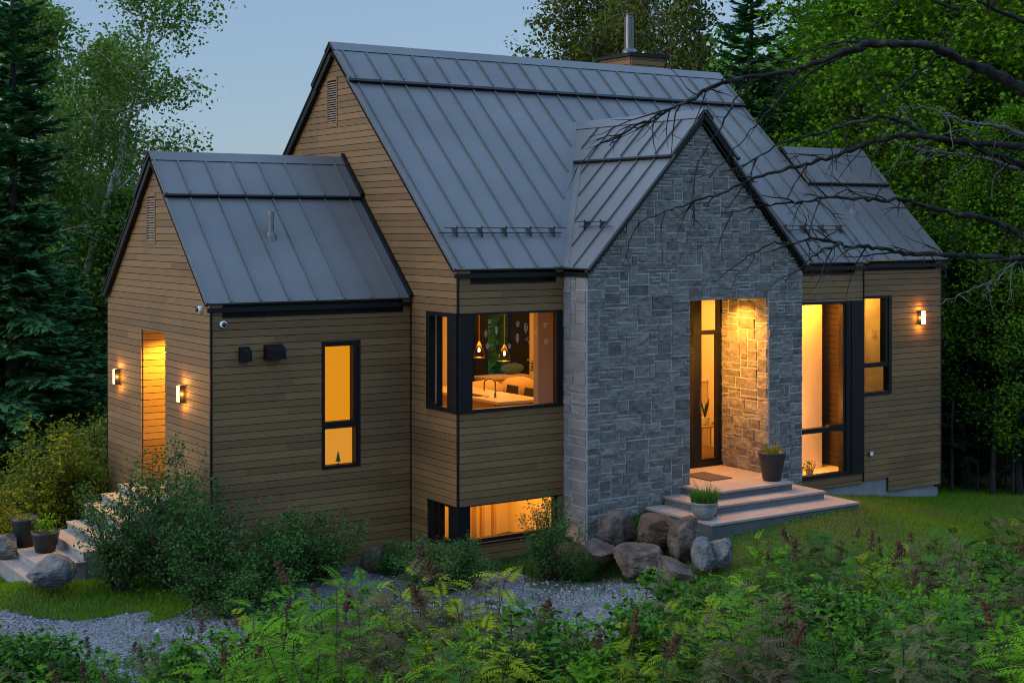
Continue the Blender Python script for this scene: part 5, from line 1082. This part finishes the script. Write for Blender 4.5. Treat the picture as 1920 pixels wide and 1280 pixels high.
# --- false spirea on the foreground bank: arching stems, feathery leaves, brown seed heads
def spirea(seed, H, nst, lmat, heads):
    rg = np.random.default_rng(seed); mb = MB(); V = []; rn = []; tips = []
    for i in range(nst):
        a = i * 2.4 + rg.uniform(-.5, .5); ln = H * rg.uniform(.7, 1.1); lean = rg.uniform(.05, .5)
        pts = limb_path(rg, (.06 * math.cos(a), .06 * math.sin(a), -.05), (math.cos(a) * lean, math.sin(a) * lean, 1), ln, 8, .05, -.01); mb.tube(pts, [.0065 * (1 - .7 * k / 8) for k in range(9)], 5, m=0)
        nl = int(8 + ln * 6); tips.append((pts[-1], pts[-1] - pts[-2]))
        for j in range(nl):
            t = .36 + .64 * (j + .5 * rg.random()) / nl; p, dd = path_at(pts, t); az = j * 2.39996 + a + rg.uniform(-.4, .4); el = rg.uniform(.15, .55) + (.5 if t > .9 else 0); L_ = rg.uniform(.17, .29) * (.68, .86, 1.08)[seed % 10] * (1.0 if t < .85 else .75)
            d = np.array([math.cos(az) * math.cos(el), math.sin(az) * math.cos(el), math.sin(el)]); rp = limb_path(rg, p, d, L_, 6, .03, -.14 - .05 * rg.random()); mb.tube(rp, [.0022, .002, .0018, .0016, .0013, .001, .0006], 3, caps=False)
            s0 = np.cross(d, [0, 0, 1]); s0 /= np.linalg.norm(s0); tw = rg.uniform(-.35, .35); npair = 9; br = rg.random()
            for q in range(npair):
                tt = .18 + .80 * q / (npair - 1); c, d2 = path_at(rp, min(tt, .999)); d2 /= np.linalg.norm(d2); ll = L_ * .27 * math.sin(math.pi * (.25 + .68 * tt)) + .008
                for sg in (-1, 1):
                    dv = s0 * sg + d2 * .42 + np.array([0, 0, -.18 + sg * tw + rg.normal() * .06]); dv /= np.linalg.norm(dv); wv = d2 * ll * .17; e = c + dv * ll
                    V += [c - wv * .4, c + dv * ll * .45 - wv, e, c + dv * ll * .40 + wv]; rn.append(br * .6 + .4 * rg.random())
            c, d2 = rp[-1], rp[-1] - rp[-2]; d2 = d2 / np.linalg.norm(d2); V += [c, c + d2 * .02 - s0 * .007, c + d2 * .05, c + d2 * .02 + s0 * .007]; rn.append(br)
    root = bpy.data.objects.new('spirea_shrub', None); col.objects.link(root); mb.build('stems', M['stem'], root); link('foliage', npmesh('foliage', np.array(V), 4, lmat, np.clip(rn, 0, 1)), root)
    for h in range(heads):
        p, d = tips[h % len(tips)]; d = d / np.linalg.norm(d) + np.array([rg.normal() * .25, rg.normal() * .25, .15]); d /= np.linalg.norm(d); Lh = rg.uniform(.13, .22); m_ = MB(); m_.tube([p - d * .02, p + d * .08, p + d * (.08 + Lh)], [.004, .0035, .0015], 4); C = []
        for b in range(13):
            t = b / 13; q = p + d * (.06 + Lh * t); az = b * 2.4; sv = np.array([math.cos(az), math.sin(az), .55]); l = Lh * .36 * (1 - .8 * t) * rg.uniform(.7, 1.2); m_.tube([q, q + sv * l * .6, q + sv * l + d * l * .2], [.002, .0015, .001], 3, caps=False)
            for g_ in range(10): C.append(q + sv * l * rg.uniform(.15, 1.05) + rg.normal(size=3) * .007)
        for g_ in range(16): C.append(p + d * (.06 + Lh * rg.uniform(.6, 1.05)) + rg.normal(size=3) * .006)
        for c in C:
            s = rg.uniform(.005, .0095); m_.poly([c + np.array(o) * s for o in ((1, 0, 0), (-.5, .87, 0), (-.5, -.87, 0), (0, 0, 1.5), (0, 0, -1.2))], [(0, 1, 3), (1, 2, 3), (2, 0, 3), (1, 0, 4), (2, 1, 4), (0, 2, 4)], 0, rg.random())
        m_.build('seed_head', M['seed'], root)
    return root
KIND = [('lf_spirea', 'fresh green'), ('lf_spirea_y', 'yellowish green'), ('lf_spirea_d', 'deep green'), ('lf_spirea_r', 'bronze tinged')]
protos = {}
for ki, (mn, nm) in enumerate(KIND):
    for hd in (0, 1):
        protos[(ki, hd)] = [spirea(600 + ki * 20 + hd * 10 + v, .78 + .06 * v, 6 + v % 2, M[mn], hd * (1 + v % 2)) for v in range(3)]
YT = np.array([(-100, 1205), (0, 1218), (100, 1212), (250, 1198), (420, 1168), (540, 1122), (620, 1088), (700, 1100), (780, 1090), (880, 1092), (960, 1130), (1030, 1165), (1120, 1180), (1200, 1150), (1260, 1112), (1330, 1088), (1400, 1035), (1480, 985), (1560, 985), (1640, 1005), (1720, 1000), (1800, 968), (1880, 938), (2000, 930)])
rg = np.random.default_rng(700); placed = []; firsts = set(); cnt = 0
for tr_ in range(9000):
    px = rg.uniform(-90, 2010); D = math.sqrt(rg.uniform(9.2 ** 2, 18.6 ** 2)); x, y = at(px, D); z = gz1(x, y); s = rg.uniform(.62, 1.3) * (1.08 if 480 < px < 1000 else 1)
    top = HOR + (CAM[2] - (z + (.66 if 500 < px < 960 else .80) * s)) / D * FPX; yt = np.interp(px, YT[:, 0], YT[:, 1]) + rg.uniform(-8, 22)
    if top < yt: continue
    if px < 1240 and D > 15.3: continue
    if px < 420 and D > 11.5 and rg.random() < .6: continue
    if D > 15.5 and px > 1240 and rg.random() < .25: continue
    if px > 1000 and D < 12.4 and rg.random() < .62: continue
    if 1240 < px < 1420 and D > 16.2: continue
    if any((x - a) ** 2 + (y - b) ** 2 < (.45 if D < 14 else .48) ** 2 for a, b in placed): continue
    placed.append((x, y)); wts = [.34, .30, .20, .16] if 450 < px < 1100 else [.38, .13, .24, .25]
    ki = int(rg.choice(4, p=wts)); hd = int(rg.random() < (.42 if px < 700 else .34)); v = int(rg.integers(3)); o = protos[(ki, hd)][v]; rz = rg.uniform(0, 6.28)
    lab = f'{KIND[ki][1]} feathery leaved spirea shrub ' + ('with dark brown seed heads' if hd else 'without seed heads') + ' on the foreground bank'; grp = f'{KIND[ki][1]} spirea shrubs ' + ('with seed heads' if hd else 'without seed heads')
    if (ki, hd, v) in firsts: o = dup(o, (x, y, z - .02), rz, s)
    else: firsts.add((ki, hd, v)); o.location = (x, y, z - .02); o.rotation_euler = (0, 0, rz); o.scale = (s, s, s)
    tag(o, lab, 'spirea shrub', grp); cnt += 1
    if cnt >= 285: break
for ls in protos.values():                            # kinds that were never planted
    for o in ls:
        if 'label' not in o:
            for ch in list(o.children): bpy.data.objects.remove(ch)
            bpy.data.objects.remove(o)
# long grass at the front of the bank and weeds under the spirea
rg = np.random.default_rng(720)
P_, px, D = scatter(26000, 860, 2000, 10.2, 13.0); k = rg.random(len(px)) < np.clip((px - 850) / 400, 0, 1) * (.55 + .45 * np.sin(px * .021) * np.sin(D * 4)); grass_patch('tall_grass', rg, P_[k], .18, .50, .010, M['tallgrass'], 'long rough grass at the bottom right of the picture', .7)
P_, px, D = scatter(9000, -100, 2000, 9.0, 18.0); x, y = P_.T; k = (~is_gravel(x, y)) & ((D < 14.5) | (px > 1260)); grass_patch('undergrowth', rg, P_[k], .05, .22, .022, M['lf_spirea_d'], 'low weedy undergrowth below the spirea', .9)

# --- bare dead tree whose limbs reach in from the right
BR = [([(2090, 300), (1990, 215), (1920, 168), (1872, 144), (1811, 116), (1772, 98), (1732, 85), (1662, 83), (1617, 86), (1583, 97), (1521, 122), (1458, 137), (1375, 150), (1333, 166), (1292, 189), (1250, 208), (1221, 222), (1187, 240), (1140, 275)], .040, 10.2, 9.0, 0),
      ([(1732, 85), (1670, 80), (1617, 77), (1560, 82), (1520, 96), (1480, 115), (1420, 128)], .014, 9.9, 9.6, 0),
      ([(2090, 330), (2000, 285), (1920, 254), (1859, 234), (1794, 223), (1772, 212), (1732, 201), (1680, 203)], .022, 10.3, 9.7, 1),
      ([(2090, 380), (2000, 345), (1920, 313), (1872, 293), (1807, 269), (1750, 258), (1706, 236), (1680, 225), (1645, 219), (1575, 238), (1522, 254), (1466, 267), (1400, 306), (1350, 325)], .028, 10.1, 9.3, 0),
      ([(2080, 300), (1990, 285), (1920, 276), (1837, 269), (1781, 262), (1724, 256), (1680, 256), (1627, 269), (1575, 289), (1531, 304), (1479, 317), (1417, 333), (1375, 352), (1317, 372), (1267, 389), (1233, 402), (1196, 420)], .026, 10.0, 9.0, 0),
      ([(2080, 370), (1990, 340), (1920, 321), (1872, 306), (1815, 291), (1772, 287), (1732, 280), (1697, 271), (1650, 262)], .022, 10.2, 9.8, 1),
      ([(2090, 520), (1990, 485), (1920, 446), (1881, 422), (1837, 407), (1785, 400), (1741, 389), (1697, 374), (1645, 374), (1601, 370), (1549, 370), (1505, 378), (1444, 383), (1400, 392), (1340, 402)], .026, 10.0, 9.1, 0),
      ([(2090, 520), (2000, 495), (1920, 486), (1837, 481), (1772, 477), (1706, 477), (1662, 468), (1619, 464), (1575, 457), (1540, 448), (1487, 455), (1440, 460), (1390, 490), (1340, 530)], .022, 9.9, 8.9, 0),
      ([(1575, 457), (1545, 470), (1509, 494), (1470, 529)], .010, 9.3, 9.1, 0),
      ([(2080, 130), (1990, 75), (1920, 40), (1865, 18), (1830, 0), (1770, -40)], .036, 10.3, 9.8, 0),
      ([(2060, 520), (1980, 500), (1920, 490), (1892, 500), (1870, 522), (1825, 541), (1765, 569), (1722, 592)], .012, 10.0, 9.3, 1),
      ([(1458, 137), (1400, 160), (1367, 210), (1350, 243), (1320, 285), (1304, 330), (1300, 427)], .009, 9.6, 9.2, 0),
      ([(1620, 90), (1546, 120), (1500, 152), (1458, 189), (1417, 235), (1367, 293), (1329, 335)], .010, 9.8, 9.2, 0),
      ([(1772, 98), (1730, 130), (1690, 160), (1650, 188), (1600, 215), (1540, 240)], .010, 10.0, 9.5, 0),
      ([(1800, 20), (1700, -10), (1660, 30), (1590, 75), (1540, 98)], .010, 10.1, 9.7, 0)]
x, y = at(2135, 10.4); zt0 = gz1(x, y)
dt = thing('dead_tree', (x, y, zt0), 'bare dead tree with long dark lichen crusted limbs reaching in from the right edge', 'dead tree')
rg = np.random.default_rng(800); mb = MB(); mb.tube(limb_path(rg, (x, y, zt0 - .3), (0, 0, 1), 6.8, 14, .012, .02), [.16 - .0085 * i for i in range(15)], 12); mb.build('trunk', M['dead'], dt, smooth=True)
def smooth_path(P, n):
    P = np.array(P); k = len(P); out = []
    for i in range(k - 1):
        p0, p1, p2, p3_ = P[max(i - 1, 0)], P[i], P[i + 1], P[min(i + 2, k - 1)]
        for t in np.arange(n) / n: out.append(.5 * (2 * p1 + (p2 - p0) * t + (2 * p0 - 5 * p1 + 4 * p2 - p3_) * t * t + (3 * p1 - p0 - 3 * p2 + p3_) * t ** 3))
    out.append(P[-1]); return out
for (pl, r0, Da, Db, pale) in BR:
    k = len(pl); jit = rg.normal(size=k) * .05; pts = [np.array(p3(px, py, Da + (Db - Da) * i / (k - 1) + jit[i])) for i, (px, py) in enumerate(pl)]
    if pl[0][0] > 2050: pts = [np.array((x, y, pts[0][2] - .15))] + pts
    sp = smooth_path(pts, 5); n = len(sp); sp = [p + rg.normal(size=3) * .006 for p in sp]; rad = [max(.0035, 1.2 * r0 * (1 - .92 * (i / (n - 1)) ** .8) * rg.uniform(.8, 1.25)) for i in range(n)]
    mb = MB(); mb.tube(sp, rad, 7)
    for j in range(int(n * .38)):
        t = rg.uniform(.12, .99); q, dd = path_at(sp, t); dd = dd / np.linalg.norm(dd); d = dd * rg.uniform(.2, 1.0) + rg.normal(size=3) * .55 + np.array([0, 0, -.25]); l = rg.uniform(.05, .42) if rg.random() < .88 else rg.uniform(.35, .6)
        tw = limb_path(rg, q, d, l, 6, .16, -.05); rr = max(.0026, min(.006, r0 * .3)) ; mb.tube(tw, [rr * (1 - .75 * m / 6) for m in range(7)], 4, caps=False)
        for _ in range(rg.integers(0, 3)):
            q2, d2 = path_at(tw, rg.uniform(.3, .9)); mb.tube(limb_path(rg, q2, d2 / np.linalg.norm(d2) + rg.normal(size=3) * .7, l * .35, 3, .15, -.05), [rr * .5, rr * .4, rr * .3, rr * .2], 3, caps=False)
    mb.build('limb', M['deadpale'] if pale else M['dead'], dt, smooth=True)
for i, (px, D, sc_, rz, lb) in enumerate(((1800, 29.5, (.6, .6, .17), 0, 'low green thicket showing under the hemlocks by the wing'), (1870, 29.0, (.6, .6, .19), 2, 'low green thicket showing between the bare trunks'), (1935, 28.6, (.6, .6, .2), 4, 'low green thicket at the right edge under the hemlocks'))):
    place(map_, px, D, lb, 'thicket', 'low thickets under the hemlocks', rz, sc_)

place(map_, 1912, 26.5, 'low young maple leaning out over the lawn at the right edge', 'maple tree', None, 1.1, (.55, .55, .56))
wd = shrub('weed_shrub', 205, .62, .42, 12, 1500, .055, M['lf_maple'], sig=.04, spread=.9)
rg = np.random.default_rng(900)
wd2 = shrub('weed_shrub', 206, .80, .40, 10, 1300, .06, M['lf_spirea_d'], sig=.05, spread=.8)
for i in range(34):
    px = rg.uniform(-40, 1960); D = (rg.uniform(10.6, 11.6) if px < 520 or 940 < px else rg.uniform(11.2, 13.2)) if px < 1240 else rg.uniform(11.4, 16.5)
    place(wd2, px, D, 'taller dark leafy weed shrub growing between the spirea plants', 'weed shrub', 'dark weeds among the spirea', rg.uniform(0, 6), rg.uniform(.7, 1.2), i == 0)
for i in range(60):
    px = rg.uniform(-40, 1960); D = (rg.uniform(10.6, 11.9) if px < 520 or 940 < px else rg.uniform(11.2, 13.0)) if px < 1240 else rg.uniform(11.4, 15.5)
    place(wd, px, D, 'small bright leafy weed shrub growing between the spirea plants', 'weed shrub', 'leafy weeds among the spirea', rg.uniform(0, 6), rg.uniform(.7, 1.25), i == 0)
